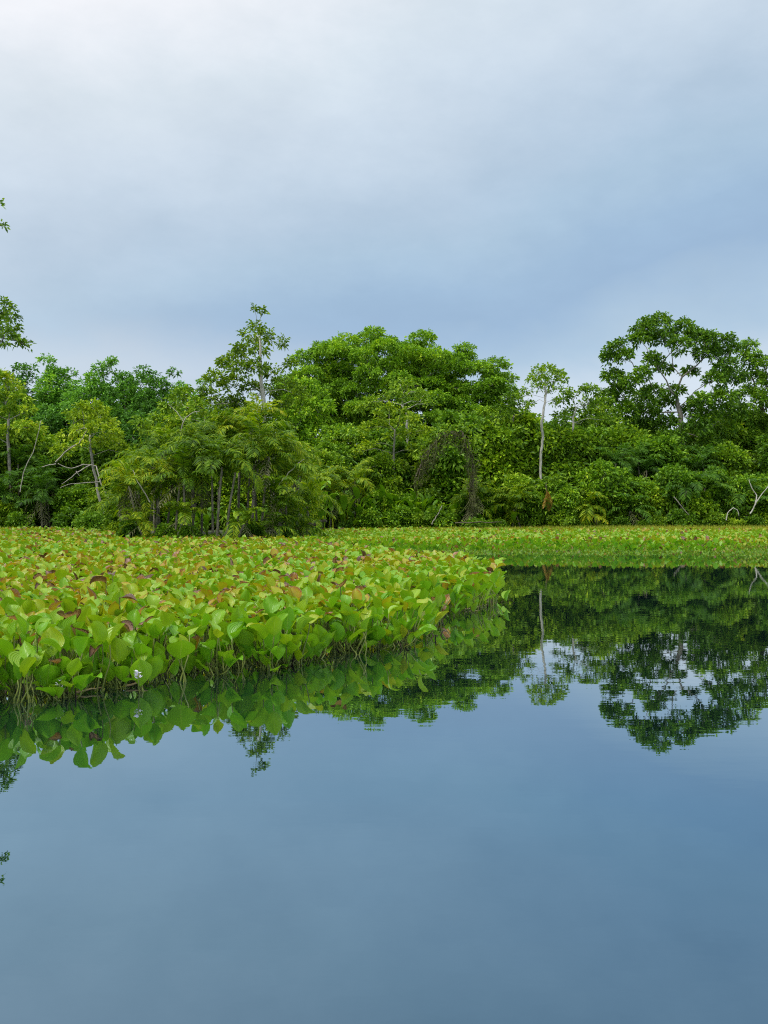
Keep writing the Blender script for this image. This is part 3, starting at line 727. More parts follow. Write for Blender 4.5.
FRONT = [(516, 61.0, 4, .62), (530, 60.3, 1, 1.0), (545, 60.6, 0, 1.25), (558, 60.2, 1, .95), (386, 61, 0, 1.0), (406, 61.2, 1, 1.0), (462, 61.5, 0, 1.05), (476, 61, 1, 1.0),
         (-25, 62, 1, 1.0), (5, 60.5, 0, .8), (78, 61, 1, .95), (104, 60, 0, .9), (125, 50, 2, .9), (372, 62, 1, .95), (430, 62, 2, 1.0), (448, 63, 0, 1.0), (488, 62, 2, 1.05), (503, 61.5, 0, 1.0),
         (575, 61.5, 1, 1.0), (590, 60.8, 0, .9), (603, 61.5, 1, 1.05), (622, 61, 0, 1.1), (640, 61.6, 1, 1.05), (658, 61, 2, 1.0), (676, 61.5, 1, 1.1), (694, 61, 0, 1.0), (712, 61.6, 1, 1.1), (730, 61, 2, 1.1), (746, 61.5, 1, 1.0), (765, 61, 0, 1.1), (785, 61.5, 1, 1.1)]
LOW = [(-12, 59.5, 7, 1.0), (20, 59.8, 8, 1.0), (95, 57.5, 6, 1.0), (70, 59.5, 8, .9), (118, 48, 7, .9), (346, 58.3, 8, .9), (368, 58.8, 8, 1.0), (398, 59.2, 8, .9), (418, 59.3, 7, .8), (440, 59.3, 8, .9), (478, 58.6, 6, .85), (498, 59.3, 8, .9),
       (560, 59.3, 7, .75), (580, 59.5, 8, .95), (600, 59.4, 7, .7), (620, 59.6, 8, 1.0), (642, 59.5, 8, .9), (660, 59.6, 7, .75), (682, 59.6, 8, 1.0), (700, 59.5, 8, .9), (716, 59.4, 7, .8), (734, 59.4, 7, .95), (752, 59.6, 8, .9), (772, 59.5, 7, .9),
       (132, 37.2, 8, .55), (150, 36.9, 7, .5), (170, 37.0, 8, .5), (188, 36.8, 8, .45), (212, 36.9, 7, .5), (232, 36.8, 8, .55), (252, 37.0, 8, .5), (268, 36.9, 7, .5), (286, 37.6, 8, .5), (302, 41, 6, .7), (310, 44, 8, .8)]
for nm, lst, where in (('back', BACK, 'in the back row of the bank'), ('front', FRONT, 'in the middle row of the bank'), ('low', LOW, 'at the foot of the bank')):
    vr = np.random.default_rng(len(lst))
    for k_, (px, D, kd, sc) in enumerate(lst):
        sc *= vr.uniform(.8, 1.22) if nm != 'low' else vr.uniform(.6, 1.25)
        same = sorted(q[0] for q in lst if q[2] == kd)
        put(SH[kd], px, D, sc, f'{LOOK[kd]} shrub {where}, {ORD[same.index(px)]} such from the left', 'shrubs along the bank')
PADS = [(318, 58.5, 0, 1.0), (338, 58.8, 2, 1.1), (358, 59.5, 0, 1.0), (376, 59.8, 1, .9), (392, 60.3, 0, 1.0), (408, 60.2, 2, 1.2), (424, 60.5, 0, .95), (455, 60.6, 0, .9), (478, 60.6, 2, 1.0), (345, 63, 1, 1.15), (368, 64, 1, 1.2), (400, 63, 1, 1.05), (322, 63, 1, 1.1), (310, 50, 1, .85),
        (175, 40, 2, .7), (205, 41, 0, .7), (232, 40, 2, .75), (262, 41, 0, .7), (283, 40.5, 2, .8), (545, 60.8, 2, .9), (494, 60.2, 2, .9)]
for k_, (px, D, kd, sc) in enumerate(PADS):
    xs_ = sorted(q[0] for q in PADS)
    put(PD[kd], px, D, sc, f'broad paddle-leaved plant, {ORD[xs_.index(px)]} from the left along the bank', 'broad-leaved plants along the bank')

# ------------------------------------------------------------------ dead wood, vines, orange frond
def stick(name, label, cat, segs, mat, group=None, k=6):
    """segs: list of (points px/py/D, radius start, radius end); first is the main limb"""
    p0 = at(*segs[0][0][0]); root = empty(name, tuple(p0), label, cat, group)
    for i, (pts, r0, r1) in enumerate(segs):
        pts = np.array([at(*q) for q in pts]) - p0
        tt = np.linspace(0, len(pts) - 1, 3 * len(pts)); P = np.stack([np.interp(tt, range(len(pts)), pts[:, c]) for c in range(3)], 1)
        P += R.normal(size=P.shape) * r0 * .35
        mb = MB(); mb.tube(P, np.linspace(r0, r1, len(P)), k)
        kid(root, mb.build('main_limb' if i == 0 else 'branch', M[mat]))
    return root
stick('dead_tree', 'bleached leafless fallen tree, tangle of bare white branches at left', 'dead tree',
      [([(118, 518, 57), (109, 500, 57), (102, 485, 57), (96, 466, 57.2)], 0.059, 0.035), ([(96, 466, 57.2), (84, 464, 57), (70, 469, 56.8), (58, 464, 56.7)], 0.042, 0.017), ([(102, 470, 57), (113, 470, 56.8), (120, 471, 56.6)], 0.032, 0.014),
       ([(90, 465, 57), (78, 472, 56.6), (68, 480, 56.4), (62, 484, 56.3)], 0.035, 0.014), ([(100, 482, 57), (85, 483, 56.7), (70, 484, 56.5), (60, 488, 56.4)], 0.032, 0.014), ([(76, 471, 56.8), (80, 476, 56.7)], 0.021, 0.010),
       ([(56, 462, 57), (66, 451, 57), (79, 443, 57.1), (85, 434, 57.2), (90, 426, 57.3)], 0.042, 0.021), ([(42, 467, 57), (49, 465, 57), (56, 464, 57)], 0.025, 0.035)], 'deadwood')
stick('dead_branch', 'pale bare leaning pole among the dark palms at left', 'branch', [([(20, 492, 58.8), (24, 470, 58.9), (33, 452, 58.9), (38, 435, 59), (41, 420, 59)], 0.032, 0.021)], 'deadwood')
stick('dead_branch', 'pale broken branch leaning in the left of the palm thicket', 'branch', [([(150, 502, 36.6), (143, 490, 36.6), (137, 481, 36.6), (133, 470, 36.7)], 0.025, 0.013)], 'deadwood')
stick('dead_branch', 'bare forked limb poking above the palm thicket', 'branch', [([(178, 440, 42), (184, 420, 42), (191, 413, 42), (200, 411, 42)], 0.028, 0.010), ([(183, 421, 42), (177, 412, 42), (168, 404, 42)], 0.021, 0.008)], 'deadwood')
stick('dead_branch', 'pale diagonal branch right of the palm thicket', 'branch', [([(276, 488, 37.2), (288, 474, 37.2), (298, 464, 37.3), (304, 459, 37.4)], 0.025, 0.008)], 'deadwood')
stick('fallen_log', 'dark fallen log with a snag lying on the mat at the inlet', 'log', [([(294, 532, 40), (306, 526, 40), (318, 522, 40.3), (326, 521, 40.5)], .09, .05), ([(308, 526, 40), (318, 525, 39.8), (325, 519, 39.8)], .05, .02), ([(307, 527, 40), (308, 534, 40)], .05, .05)], 'brown')
stick('dead_branch', 'bleached bent branch rising at the right edge of the bank', 'branch', [([(750, 514, 58.4), (756, 503, 58.4), (763, 493, 58.4), (772, 480, 58.4)], .042, .02), ([(755, 505, 58.4), (757, 496, 58.5), (752, 488, 58.5), (749, 480, 58.6)], .04, .02)], 'white')
stick('dead_branch', 'small curled bare branch low among shrubs near the right edge', 'branch', [([(726, 520, 58.6), (728, 512, 58.6), (733, 508, 58.6), (738, 510, 58.6), (739, 516, 58.6)], .035, .02)], 'white')
stick('dead_branch', 'thin pale branch slanting down under the tall forked tree', 'branch', [([(674, 497, 59), (682, 507, 58.9), (690, 516, 58.9)], .035, .025)], 'grey')
stick('dead_branch', 'thin pale log lying at the foot of the bank beside the lime shrub', 'log', [([(455, 523, 57.5), (480, 522, 57.6), (502, 522, 57.8)], .04, .02)], 'brown')
stick('dead_branch', 'pale upright snag under the draped vine arch', 'branch', [([(432, 524, 58.3), (438, 514, 58.3), (442, 506, 58.4)], .035, .02)], 'deadwood')

def vine_arch():
    D = 58.2; rng = np.random.default_rng(9)
    top = [(417, 474), (424, 458), (432, 446), (441, 438), (452, 433), (462, 436), (469, 446), (472, 462), (473, 480), (472, 497)]
    base = at(445, 525, D); base[2] = 0
    root = empty('draped_vine', tuple(base), 'brown hanging vine curtain draped in an arch over the bank shrubs', 'vine')
    P = np.array([at(x, y, D + .25 * math.sin(x)) for x, y in top]) - base
    mb = MB(); mb.tube(P, np.linspace(.05, .035, len(P)), 6)
    for q in range(3): mb.tube(P + rng.normal(size=P.shape) * .16, .022, 5)
    kid(root, mb.build('woody_stem', M['brown']))
    fb = MB(); lb = MB(); tt = np.linspace(0, len(P) - 1, 105)
    for t_ in tt:
        p = np.array([np.interp(t_, range(len(P)), P[:, c]) for c in range(3)]) + rng.normal(size=3) * np.array([.1, .25, .08])
        long_ = .5 + .6 * rng.random() + (1.0 if t_ > 6 else 0) * rng.random() + (.6 if t_ < 3 else 0) * rng.random()
        pts = [p + np.array([rng.normal(0, .05) * i, rng.normal(0, .05) * i, -long_ * i / 4]) for i in range(5)]
        fb.tube(pts, np.linspace(.016, .005, 5), 4)
        if rng.random() < .9:
            add_leaves(lb, rng, np.array([pts[0], pts[1], pts[2], pts[3]]), np.zeros((4, 3)), 3, .19, .5)
    for q in range(14):          # fanned aerial roots at the foot
        a = rng.uniform(-.7, .7); p = P[-1] + np.array([0, 0, .15])
        fb.tube([p, p + np.array([a * .35, -.1, -.5]), p + np.array([a * 1.0, -.2, -1.05])], [.016, .012, .006], 4)
    kid(root, fb.build('hanging_fringe', M['fibre'])); kid(root, lb.build('foliage', M['vine'], smooth=False))
    mb = MB(); 
    cl = [(np.array(at(x, y, D)) - base, .45) for x, y in ((430, 445), (440, 433), (452, 428), (463, 431), (471, 440), (422, 458), (475, 455), (447, 440), (436, 452), (466, 446))]
    for c, r in cl:
        Pt, out = clump_tufts(rng, c, r, .6, 9); add_leaves(mb, rng, Pt, out, 8, .22, .55)
    kid(root, mb.build('crown', M['olive'], smooth=False))
vine_arch()

def dead_frond():
    rng = np.random.default_rng(3); b = at(546, 488, 58.6)
    root = empty('dead_palm_frond', tuple(b), 'withered orange palm frond hanging down at the foot of the pale trunk', 'frond')
    mb = MB()
    frond(mb, rng, np.array([0., 0, 0]), 0.2, -1.2, 1.35, .35, nl=24, lw=.05, ll=.38)
    frond(mb, rng, np.array([0.05, -.05, -.1]), 2.6, -1.35, 1.1, .15, nl=20, lw=.05, ll=.3)
    kid(root, mb.build('leaflet_fan', M['dry'], smooth=False))
    s_ = MB(); s_.tube([(0, 0, .3), (0, 0, 0), (.03, 0, -.3)], [.03, .025, .02], 5); kid(root, s_.build('stalk', M['brown']))
dead_frond()

# ------------------------------------------------------------------ the floating mats of water hyacinth
def in_poly(x, y, poly):
    x = np.asarray(x); y = np.asarray(y); r = np.zeros(x.shape, bool); n = len(poly)
    for i in range(n):
        x1, y1 = poly[i]; x2, y2 = poly[(i + 1) % n]
        c = ((y1 > y) != (y2 > y)) & (x < (x2 - x1) * (y - y1) / (y2 - y1 + 1e-12) + x1)
        r ^= c
    return r
EDGE_PX = [(-330, 735), (-200, 728), (-60, 716), (0, 705), (60, 697), (130, 688), (185, 681), (250, 671), (330, 659), (375, 653), (412, 645), (428, 634), (440, 621), (463, 612), (480, 609), (490, 602), (494, 592)]
EDGE = [(gx(px, water_D(py)), water_D(py)) for px, py in EDGE_PX]
BACKE = [(gx(487, 19.2), 19.2), (gx(464, 21.5), 21.5), (gx(400, 24), 24), (gx(340, 29), 29), (gx(318, 36), 36), (gx(300, 43), 43), (gx(303, 36.8), 36.8), (gx(120, 36.2), 36.2), (gx(112, 50), 50), (gx(60, 58.5), 58.5), (gx(-150, 59), 59), (-38, 40), (-12, 8)]
NEAR = EDGE + BACKE
def edge_dist(x, y):
    d = 1e9
    for (x1, y1), (x2, y2) in zip(EDGE[:-1], EDGE[1:]):
        vx, vy = x2 - x1, y2 - y1; t = max(0, min(1, ((x - x1) * vx + (y - y1) * vy) / (vx * vx + vy * vy)))
        d = min(d, math.hypot(x - x1 - t * vx, y - y1 - t * vy))
    return d

def blade_grid(L, Wd, cup, bend, nu, nv, twist=0.0, wav=0.0, ph=0.0):
    """obovate spoon leaf: grows along +Y from the stalk, face up (+Z)"""
    v = np.linspace(0, 1, nv); u = np.linspace(-1, 1, nu)
    w = Wd * np.clip(np.sin(PI * np.clip(v, 0, 1) ** .92 * .985 + .012), 0, 1) ** .85 * (1 - .25 * v ** 3)
    ang = bend * v ** 1.2
    st = L / (nv - 1)
    y = np.r_[0, np.cumsum(np.cos(ang[:-1]) * st)]; z = -np.r_[0, np.cumsum(np.sin(ang[:-1]) * st)]
    U, Vv = np.meshgrid(u, v)
    X = U * w[:, None]
    Zc = cup * (U ** 2) * w[:, None] + wav * np.sin(Vv * 7 + ph + U * 1.5) * Wd * np.abs(U)
    nx = np.sin(ang)[:, None]; nz = np.cos(ang)[:, None]
    Y = y[:, None] + Zc * nx; Z = z[:, None] + Zc * nz
    if twist:
        c, s_ = np.cos(twist * Vv), np.sin(twist * Vv); X, Z = X * c - Z * s_ * .5, Z + X * s_ * .5
    P = np.stack([X, Y, Z], -1).reshape(-1, 3); uv = np.stack([U, Vv], -1).reshape(-1, 2)
    idx = np.arange(nu * nv).reshape(nv, nu)
    f = np.stack([idx[:-1, :-1], idx[:-1, 1:], idx[1:, 1:], idx[1:, :-1]], -1).reshape(-1, 4)
    return P, f, uv

def orient(P, base, az, el):
    """turn a blade (along +Y, face +Z) to azimuth az and elevation el"""
    ce, se = math.cos(el), math.sin(el)
    d = np.array([math.cos(az) * ce, math.sin(az) * ce, se]); s_ = np.array([math.sin(az), -math.cos(az), 0]); n = np.cross(s_, d)
    return base + P[:, :1] * s_ + P[:, 1:2] * d + P[:, 2:3] * n

def stalk_pts(base, top, az, n=5):
    tt = np.linspace(0, 1, n)[:, None]; out = np.array([math.cos(az), math.sin(az), 0])
    return base + (top - base) * tt + out * np.sin(PI * tt) * .25 * np.linalg.norm((top - base)[:2]) * -1

def leaf_spec(rng, style):
    """one leaf: stalk foot, azimuth, stalk top, blade pitch, size, bend"""
    az = rng.uniform(0, 2 * PI)
    if style == 'edge':
        if rng.random() < .62: az = rng.uniform(-2.5, -.6)
        h = rng.uniform(.05, .36) if rng.random() < .62 else rng.uniform(.0, .13); rch = rng.uniform(.03, .19); el = rng.uniform(.5, 1.55)
        L = rng.uniform(.13, .24); bend = rng.uniform(-.1, .9)
    else:
        h = rng.uniform(.22, .42); rch = rng.uniform(.02, .15); el = rng.uniform(.35, 1.5)
        L = rng.uniform(.12, .215); bend = rng.uniform(.0, 1.2)
    return az, h, rch, el, L, bend

def pick_tone(rng, edge):
    r = rng.random()
    if edge < .45:
        return (rng.uniform(.18, .36) if r < .90 else rng.uniform(.36, .48) if r < .97 else rng.uniform(.74, .88))
    if edge < 1.2:
        return (rng.uniform(.24, .44) if r < .80 else rng.uniform(.44, .56) if r < .95 else rng.uniform(.68, .93))
    return (rng.uniform(.26, .46) if r < .54 else rng.uniform(.46, .62) if r < .86 else rng.uniform(.64, .80) if r < .95 else rng.uniform(.82, 1.0))

# blade and stalk meshes shared by the copies
BLADES = []
for i in range(14):
    rng = np.random.default_rng(500 + i)
    L = 1.0
    P, f, uv = blade_grid(1.0, rng.uniform(.30, .43), rng.uniform(.15, .95), [.0, .2, .4, .6, .8, 1.0, 1.3][i % 7] * rng.uniform(.8, 1.2), 7, 10, rng.normal(0, .5), rng.uniform(0, .22), rng.uniform(0, 6))
    mb = MB(); mb.quads(P, f, uv); BLADES.append(mb.mesh('leaf', M['hobj']))
STALKS = []
for i in range(5):
    rng = np.random.default_rng(520 + i); b = rng.uniform(-.10, .10)
    tt = np.linspace(0, 1, 6)
    mb = MB(); mb.tube(np.stack([b * np.sin(PI * tt), .05 * np.sin(2 * PI * tt), tt], 1), np.array([.026, .024, .021, .019, .017, .016]), 6); STALKS.append(mb.mesh('leaf_stalk', M['stalk']))

def add_leaf_obj(root, rng, foot, az, h, rch, el, L, bend, tone, width=None, pick=None, top=None):
    """leaf blade with its stalk under it, as objects"""
    if top is None: top = foot + np.array([math.cos(az) * rch, math.sin(az) * rch, h])
    bi = pick if pick is not None else rng.integers(14)
    o = bpy.data.objects.new('leaf', BLADES[bi]); COL.objects.link(o); o.parent = root
    ce, se = math.cos(el), math.sin(el)
    from mathutils import Matrix
    d = Vector((math.cos(az) * ce, math.sin(az) * ce, se)); s_ = Vector((math.sin(az), -math.cos(az), 0)); n = s_.cross(d)
    ws = width or rng.uniform(.9, 1.15)
    m = Matrix(((s_.x * L * ws, d.x * L, n.x * L, top[0]), (s_.y * L * ws, d.y * L, n.y * L, top[1]), (s_.z * L * ws, d.z * L, n.z * L, top[2]), (0, 0, 0, 1)))
    o.matrix_local = m
    o.color = (min(1, max(0, tone)), 0, 0, 1)
    s = bpy.data.objects.new('leaf_stalk', STALKS[rng.integers(5)]); COL.objects.link(s); s.parent = o
    v = Vector(top - foot); q = v.to_track_quat('Z', 'Y').to_matrix().to_4x4(); ln = v.length
    wm = Matrix.Translation(Vector(foot)) @ q @ Matrix.Diagonal((.30, .30, ln, 1)); 
    s.matrix_local = m.inverted() @ wm
    return o

def mats_of_hyacinth():
    rng = np.random.default_rng(21)
    # plant positions on a jittered triangular grid
    pts = []
    sp = .235
    y = 6.0; row = 0
    while y < 60:
        step = sp if y < 20 else sp * 1.25 if y < 30 else sp * 1.6
        x0, x1 = gx(-90, y) - .5, gx(560, y) + .5
        if y < 9: x0 = gx(-260, y)
        xs = np.arange(x0, x1, step) + (step / 2 if row % 2 else 0)
        xs = xs + rng.uniform(-.32, .32, len(xs)) * step; ys = y + rng.uniform(-.32, .32, len(xs)) * step
        jx = xs + .10 * np.sin(ys * 9 + xs * 3) + .07 * np.sin(xs * 14); jy = ys + .16 * np.sin(xs * 5.3) + .10 * np.sin(xs * 12.7 + 1)
        ok = in_poly(jx, jy, NEAR)
        pts += [(a, b) for a, b, k in zip(xs, ys, ok) if k]
        y += step * .866; row += 1
    info = []
    for x, y in pts:
        e = edge_dist(x, y) if y < 24 else 3.0
        px = 384 + x / y * F
        info.append((x, y, e, px))
    vis = sorted([q for q in info if -15 < q[3] < 560], key=lambda q: q[1] + .0 * q[2])
    chosen = vis[:290]
    far_edge = [q for q in vis[290:] if q[2] < .26]
    cset = set((q[0], q[1]) for q in chosen)
    rest = [q for q in info if (q[0], q[1]) not in cset]
    n_leafy = 150
    chosen.sort(key=lambda q: q[1])
    grp = 'water hyacinth plants of the near mat'
    edge_list = sorted([q for q in chosen if q[2] < .24], key=lambda q: q[3])
    rank = {(q[0], q[1]): i for i, q in enumerate(edge_list)}
    for i, (x, y, e, px) in enumerate(chosen):
        edge = e < .42
        r_ = np.random.default_rng(1000 + i)
        tones = [pick_tone(r_, e) for _ in range(9)]
        if (x, y) in rank:
            lab = f'water hyacinth on the front water edge of the mat, number {ORD[min(rank[(x, y)], 39)]} from the left'
            lab = f'green water hyacinth rooted on the front water edge, {ORD[rank[(x, y)]]} plant from the left' if rank[(x, y)] < 40 else 'green water hyacinth rooted on the front water edge, towards the mat tip'
        elif e < .75: lab = 'green water hyacinth crowded right behind the front water edge of the near mat'
        elif max(tones) > .82: lab = 'yellowing water hyacinth with a withered reddish leaf, inside the near part of the mat'
        else: lab = 'yellow-green water hyacinth packed inside the near part of the mat'
        root = empty('water_hyacinth', (x, y, 0), lab, 'water hyacinth', grp)
        if i < n_leafy:
            for q in range(9 if edge else 5):
                az, h, rch, el, L, bend = leaf_spec(r_, 'edge' if edge else 'in')
                foot = np.array([r_.normal(0, .035), r_.normal(0, .035), -.05])
                add_leaf_obj(root, r_, foot, az, h + .05, rch, el, L, bend, tones[q])
        else:
            mb = MB(); sb = MB()
            base_t = float(np.median(tones))
            for q in range(5):
                az, h, rch, el, L, bend = leaf_spec(r_, 'edge' if edge else 'in')
                P, f, uv = blade_grid(L, L * r_.uniform(.30, .42), r_.uniform(.15, .95), bend, 5, 8, r_.normal(0, .45), r_.uniform(0, .2))
                foot = np.array([r_.normal(0, .035), r_.normal(0, .035), -.05]); top = np.array([math.cos(az) * rch, math.sin(az) * rch, h])
                mb.quads(orient(P, top, az, el), f, uv); sb.tube(stalk_pts(foot, top, az), np.linspace(.008, .005, 5), 5)
            o = kid(root, mb.build('foliage', M['hisl'])); o.color = (base_t, 0, 0, 1)
            kid(root, sb.build('stem', M['stalk']))
    # withered, flowering and showy plants that stand out
    def hero(px, py, D, z, L, az, el, tone, lab, w=1.0, pick=None, extra=2, flower=False):
        p = at(px, py, D); r_ = np.random.default_rng(int(px * 7 + py))
        root = empty('water_hyacinth', (p[0], D, 0), lab, 'water hyacinth', grp)
        h = p[2]
        foot = np.array([0, .03, -.05])
        # the blade's middle sits at the given point
        ce, se = math.cos(el), math.sin(el); bt = np.array([-math.cos(az) * ce * L * .5, -math.sin(az) * ce * L * .5, h - se * L * .5])
        rch = math.hypot(bt[0], bt[1]); a2 = math.atan2(bt[1], bt[0])
        top = np.array([bt[0], bt[1], max(.04, bt[2])])
        add_leaf_obj(root, r_, foot, az, .1, 0, el, L, 0, tone, w, pick, top)
        for q in range(extra):
            a, hh, rc, e_, l_, b_ = leaf_spec(r_, 'in'); add_leaf_obj(root, r_, np.array([r_.normal(0, .03), .04, -.05]), r_.uniform(.3, 2.8), hh, rc, e_, l_, b_, r_.uniform(.25, .5))
        if flower:
            fb = MB()
            for q in range(11):
                a = r_.uniform(0, 6.28); zz = r_.uniform(.0, .075); d = np.array([math.cos(a), math.sin(a), .35])
                c = np.array([0, -.05, flower + zz]) + d * .012
                P, f, uv = blade_grid(.032, .014, .3, .5, 3, 4); fb.quads(orient(P, c, a, .5 + r_.uniform(-.4, .5)), f, uv)
            kid(root, fb.build('flower', M['petal']))
            sb = MB(); sb.tube([(0, 0, -.02), (0, -.045, flower * .6), (0, -.05, flower + .06)], [.006, .005, .004], 5); kid(root, sb.build('flower_stalk', M['stalk']))
        return root
    f0 = -PI / 2
    hero(68, 617, 8.35, 0, .21, f0, .55, .90, 'water hyacinth with a big pinkish-grey withered leaf, near the left front', 1.15, 1)
    hero(14, 618, 8.3, 0, .17, f0 - .5, .6, .86, 'water hyacinth with a pink-brown leaf at the left edge of the view', 1.0, 2)
    hero(128, 597, 9.2, 0, .19, f0 + 1.2, .15, .985, 'water hyacinth with a dark maroon shrivelled leaf', 1.1, 3)
    hero(338, 585, 10.6, 0, .19, f0 - .2, .25, .93, 'water hyacinth with a mauve withered leaf near the right half of the mat', 1.15, 1)
    hero(284, 576, 11.6, 0, .19, f0 + .7, .35, .90, 'water hyacinth with a grey-pink drooping leaf in the middle of the mat', 1.0, 2)
    hero(112, 572, 12.0, 0, .22, f0 + .3, .3, .97, 'water hyacinth with a folded brown leaf well inside the mat', .8, 4)
    hero(98, 580, 10.5, 0, .2, f0 - .8, .3, .96, 'water hyacinth with two brown curled leaves beside the maroon one', .8, 5)
    hero(96, 651, 7.75, 0, .0 + .17, f0 - .4, -.5, .87, 'water hyacinth with a limp greyish hanging leaf near the left front', .6, 0)
    hero(117, 650, 7.85, 0, .215, f0, 1.35, .40, 'water hyacinth with one big upright heart-shaped leaf facing the water', 1.25, 0)
    hero(48, 677, 7.45, 0, .23, f0 + .5, 1.05, .24, 'water hyacinth with one broad deep-green leaf leaning over the water at left', 1.2, 0)
    hero(15, 670, 7.3, 0, .17, f0 - .3, 1.2, .15, 'water hyacinth with a small dark green upright leaf at the left edge', 1.0, 7)
    hero(28, 665, 7.3, 0, .22, f0 + .9, 1.1, .40, 'water hyacinth with a lime leaf curling inward at left', .8, 3)
    hero(140, 676, 7.75, 0, .24, f0 + .2, 1.25, .30, 'water hyacinth standing out over the water beside a white flower', 1.0, 0, flower=.10)
    hero(181, 649, 8.2, 0, .22, f0 + .3, 1.0, .28, 'water hyacinth with a wide two-lobed green leaf at the front edge', 1.35, 8)
    hero(62, 684, 7.5, 0, .16, f0 + .9, .9, .25, 'water hyacinth with a small white flower low at its foot', 1.0, 0, flower=.06)
    hero(240, 640, 8.8, 0, .24, f0 - .2, 1.2, .33, 'water hyacinth with a tall broad leaf in the middle of the front edge', 1.2, 0)
    hero(262, 632, 8.9, 0, .22, f0 + .3, 1.1, .36, 'water hyacinth with a bright leaf right of the tall broad one', 1.1, 7)
    hero(297, 640, 9.1, 0, .23, f0 + .4, .9, .36, 'water hyacinth with a bright rounded leaf bending over the front edge', 1.2, 2)
    hero(357, 634, 9.75, 0, .26, f0 + .9, .75, .34, 'water hyacinth with a long leaf folded forward over the water', .75, 2)
    hero(428, 628, 11.7, 0, .20, f0 + .5, 1.0, .27, 'water hyacinth with a clean oval green leaf over the water near the mat tip', 1.0, 0)
    hero(415, 642, 11.0, 0, .22, f0 + .4, .3, .47, 'water hyacinth with a pale yellow leaf lying on the water near the mat tip', 1.1, 2)
    hero(455, 583, 14.4, 0, .22, f0 + .2, .4, .56, 'water hyacinth with a pale whitish-green leaf near the mat tip', 1.1, 1)
    # the uncountable rest of the near mat
    mb = MB()
    for x, y, e, px in rest:
        near = y < 16
        nl = 5 if y < 24 else 4
        for q in range(nl):
            az, h, rch, el, L, bend = leaf_spec(rng, 'edge' if e < .42 else 'in')
            if y > 20: L *= 1.15
            P, f, uv = blade_grid(L, L * rng.uniform(.30, .42), rng.uniform(.15, .95), bend, 5 if near else 3, 6 if near else 4, rng.normal(0, .2))
            top = np.array([x + rng.normal(0, .05) + math.cos(az) * rch, y + rng.normal(0, .05) + math.sin(az) * rch, h])
            tone = pick_tone(rng, e)
            patch = math.sin(x * .9 + 1.3 * math.sin(y * .7)) * .05 + math.sin(y * 1.7 + x * .4) * .03
            mb.quads(orient(P, top, az, el), f, uv, np.full(len(f), max(.02, min(1, tone + patch))))
    tag(mb.build('water_hyacinth_mat', M['hatt']), 'dense yellow-green mass of water hyacinth filling the back of the near mat', 'water plants', kind='stuff')
    sb = MB()
    for x, y, e, px in rest:
        if e < .7 and y < 22:
            for q in range(4):
                b = np.array([x + rng.normal(0, .05), y + rng.normal(0, .05), -.03]); sb.tube([b, b + np.array([rng.normal(0, .04), rng.normal(0, .04), .14]), b + np.array([rng.normal(0, .07), rng.normal(0, .07), .28])], [.008, .007, .005], 4, False)
    tag(sb.build('hyacinth_stalk_mass', M['stalk']), 'thin green stalks under the leaves towards the mat tip', 'water plants', kind='stuff')
    # roots and old leaf bases at the waterline
    rb = MB()
    for x, y, e, px in info:
        if e < .8 and y < 22 and rng.random() < .5:
            for q in range(2):
                a = rng.uniform(0, 6.28); b = np.array([x + rng.normal(0, .07), y + rng.normal(0, .07), -.03])
                rb.tube([b, b + np.array([math.cos(a) * .05, math.sin(a) * .05, .05 + rng.uniform(0, .05)]), b + np.array([math.cos(a) * .12, math.sin(a) * .12, rng.uniform(.0, .10)])], [.007, .006, .003], 4, False)
    tag(rb.build('root_tangle', M['root']), 'dark tangle of roots and old leaf bases at the waterline of the mat', 'roots', kind='stuff')
    # floating runners along the front edge
    for i, (pxa, pxb, dz) in enumerate([(78, 104, .02), (128, 152, .03), (464, 488, .01)]):
        pys = np.interp(np.linspace(pxa, pxb, 6), [q[0] for q in EDGE_PX], [q[1] for q in EDGE_PX])
        P = [np.array([gx(px_, water_D(py_ - 1.5)), water_D(py_ - 1.5) - .06, .012 + dz * k_ / 6]) for k_, (px_, py_) in enumerate(zip(np.linspace(pxa, pxb, 6), pys))]
        c = np.array(P[0]); rb = MB(); rb.tube([p - c + np.array([0, R.normal(0, .015), R.uniform(0, .01)]) for p in P], np.linspace(.010, .006, 6), 6)
        o = rb.build('floating_runner', M['runner']); o.location = c
        tag(o, f'straw-coloured runner floating along the front of the mat, {ORD[i]} from the left', 'runner', 'floating runners')
mats_of_hyacinth()

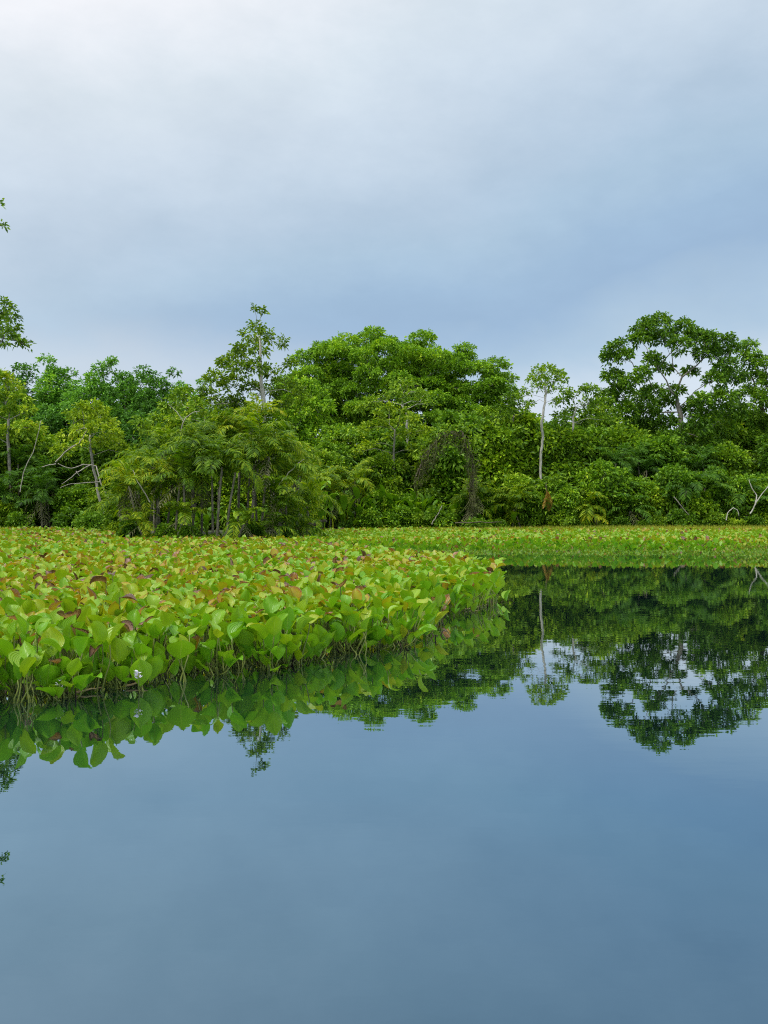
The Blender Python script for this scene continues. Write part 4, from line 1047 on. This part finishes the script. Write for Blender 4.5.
def far_mat():
    rng = np.random.default_rng(31); mb = MB(); gr = MB()
    y = 34.0; row = 0
    while y < 59.0:
        step = .25 if y < 38 else .36
        xs = np.arange(gx(285, y), gx(800, y), step) + rng.uniform(-.4, .4, 1) * step
        for x in xs:
            x += rng.uniform(-.35, .35) * step; yy = y + rng.uniform(-.35, .35) * step
            px = 384 + x / yy * F
            fr = 34.0 + .5 * math.sin(x * .35) + .3 * math.sin(x * 1.3 + 1)
            if yy < fr or yy > shore_D(px) + .8 or (px < 345 and yy < 35 + (345 - px) * .16): continue
            front = yy < fr + .8
            for q in range(4):
                az, h, rch, el, L, bend = leaf_spec(rng, 'edge' if front else 'in')
                h = max(h, .075)
                P, f, uv = blade_grid(L, L * rng.uniform(.32, .44), rng.uniform(.1, .8), bend, 3, 4)
                top = np.array([x + rng.normal(0, .07) + math.cos(az) * rch, yy + rng.normal(0, .07) + math.sin(az) * rch, h])
                tone = pick_tone(rng, .2 if front else (1.0 if (yy > 36.5 and yy < 46) else 2.0))
                mb.quads(orient(P, top, az, el), f, uv, np.full(len(f), max(.02, tone)))
        y += step * .85; row += 1
    tag(mb.build('water_hyacinth_mat', M['hatt']), 'far green band of water hyacinth across the inlet in front of the forest', 'water plants', kind='stuff')
    # pale grass on the bank's lip
    n = 22000
    px = rng.uniform(330, 800, n); D = np.array([shore_D(p) for p in px]) + rng.uniform(-4.5, 1.6, n)
    x = (px - 384) / F * D; h = rng.uniform(.3, .72, n) * np.interp(px, [330, 420, 620], [.55, .8, 1.0]); a = rng.uniform(0, 6.28, n); ln = rng.uniform(.05, .4, n) * h
    b = np.stack([x, D, np.full(n, .0)], 1); tip = b + np.stack([np.cos(a) * ln, np.sin(a) * ln, h], 1); mid = b * .45 + tip * .55 + np.array([0, 0, .05])
    w = np.stack([np.cos(a + 1.2), np.sin(a + 1.2), np.zeros(n)], 1) * .016
    V = np.stack([b - w * .2, mid + w, tip, mid - w], 1).reshape(-1, 3)
    gr.quads(V, np.arange(n * 4).reshape(-1, 4))
    tag(gr.build('grass', M['grass'], smooth=False), 'pale yellow-green grass along the lip of the far bank', 'grass', kind='stuff')
    # fresh green herbs between the mat and the left bank
    tb = MB(); n = 1500
    for i in range(n):
        px_ = rng.uniform(-20, 135) if i % 5 else rng.uniform(255, 345); D_ = rng.uniform(20, 57) if i % 5 else rng.uniform(36, 46)
        if not in_poly(np.array([gx(px_, D_)]), np.array([D_]), NEAR)[0]: continue
        P, f, uv = blade_grid(.26, .12, .1, rng.uniform(.2, 1.0), 3, 4)
        tb.quads(orient(P, np.array([gx(px_, D_), D_, rng.uniform(.28, .46)]), rng.uniform(0, 6.28), rng.uniform(-.1, .4)), f)
    tag(tb.build('marsh_herb', M['taro']), 'fresh bluish-green round-leaved herbs scattered over the mat at left', 'marsh plants', kind='stuff')
far_mat()
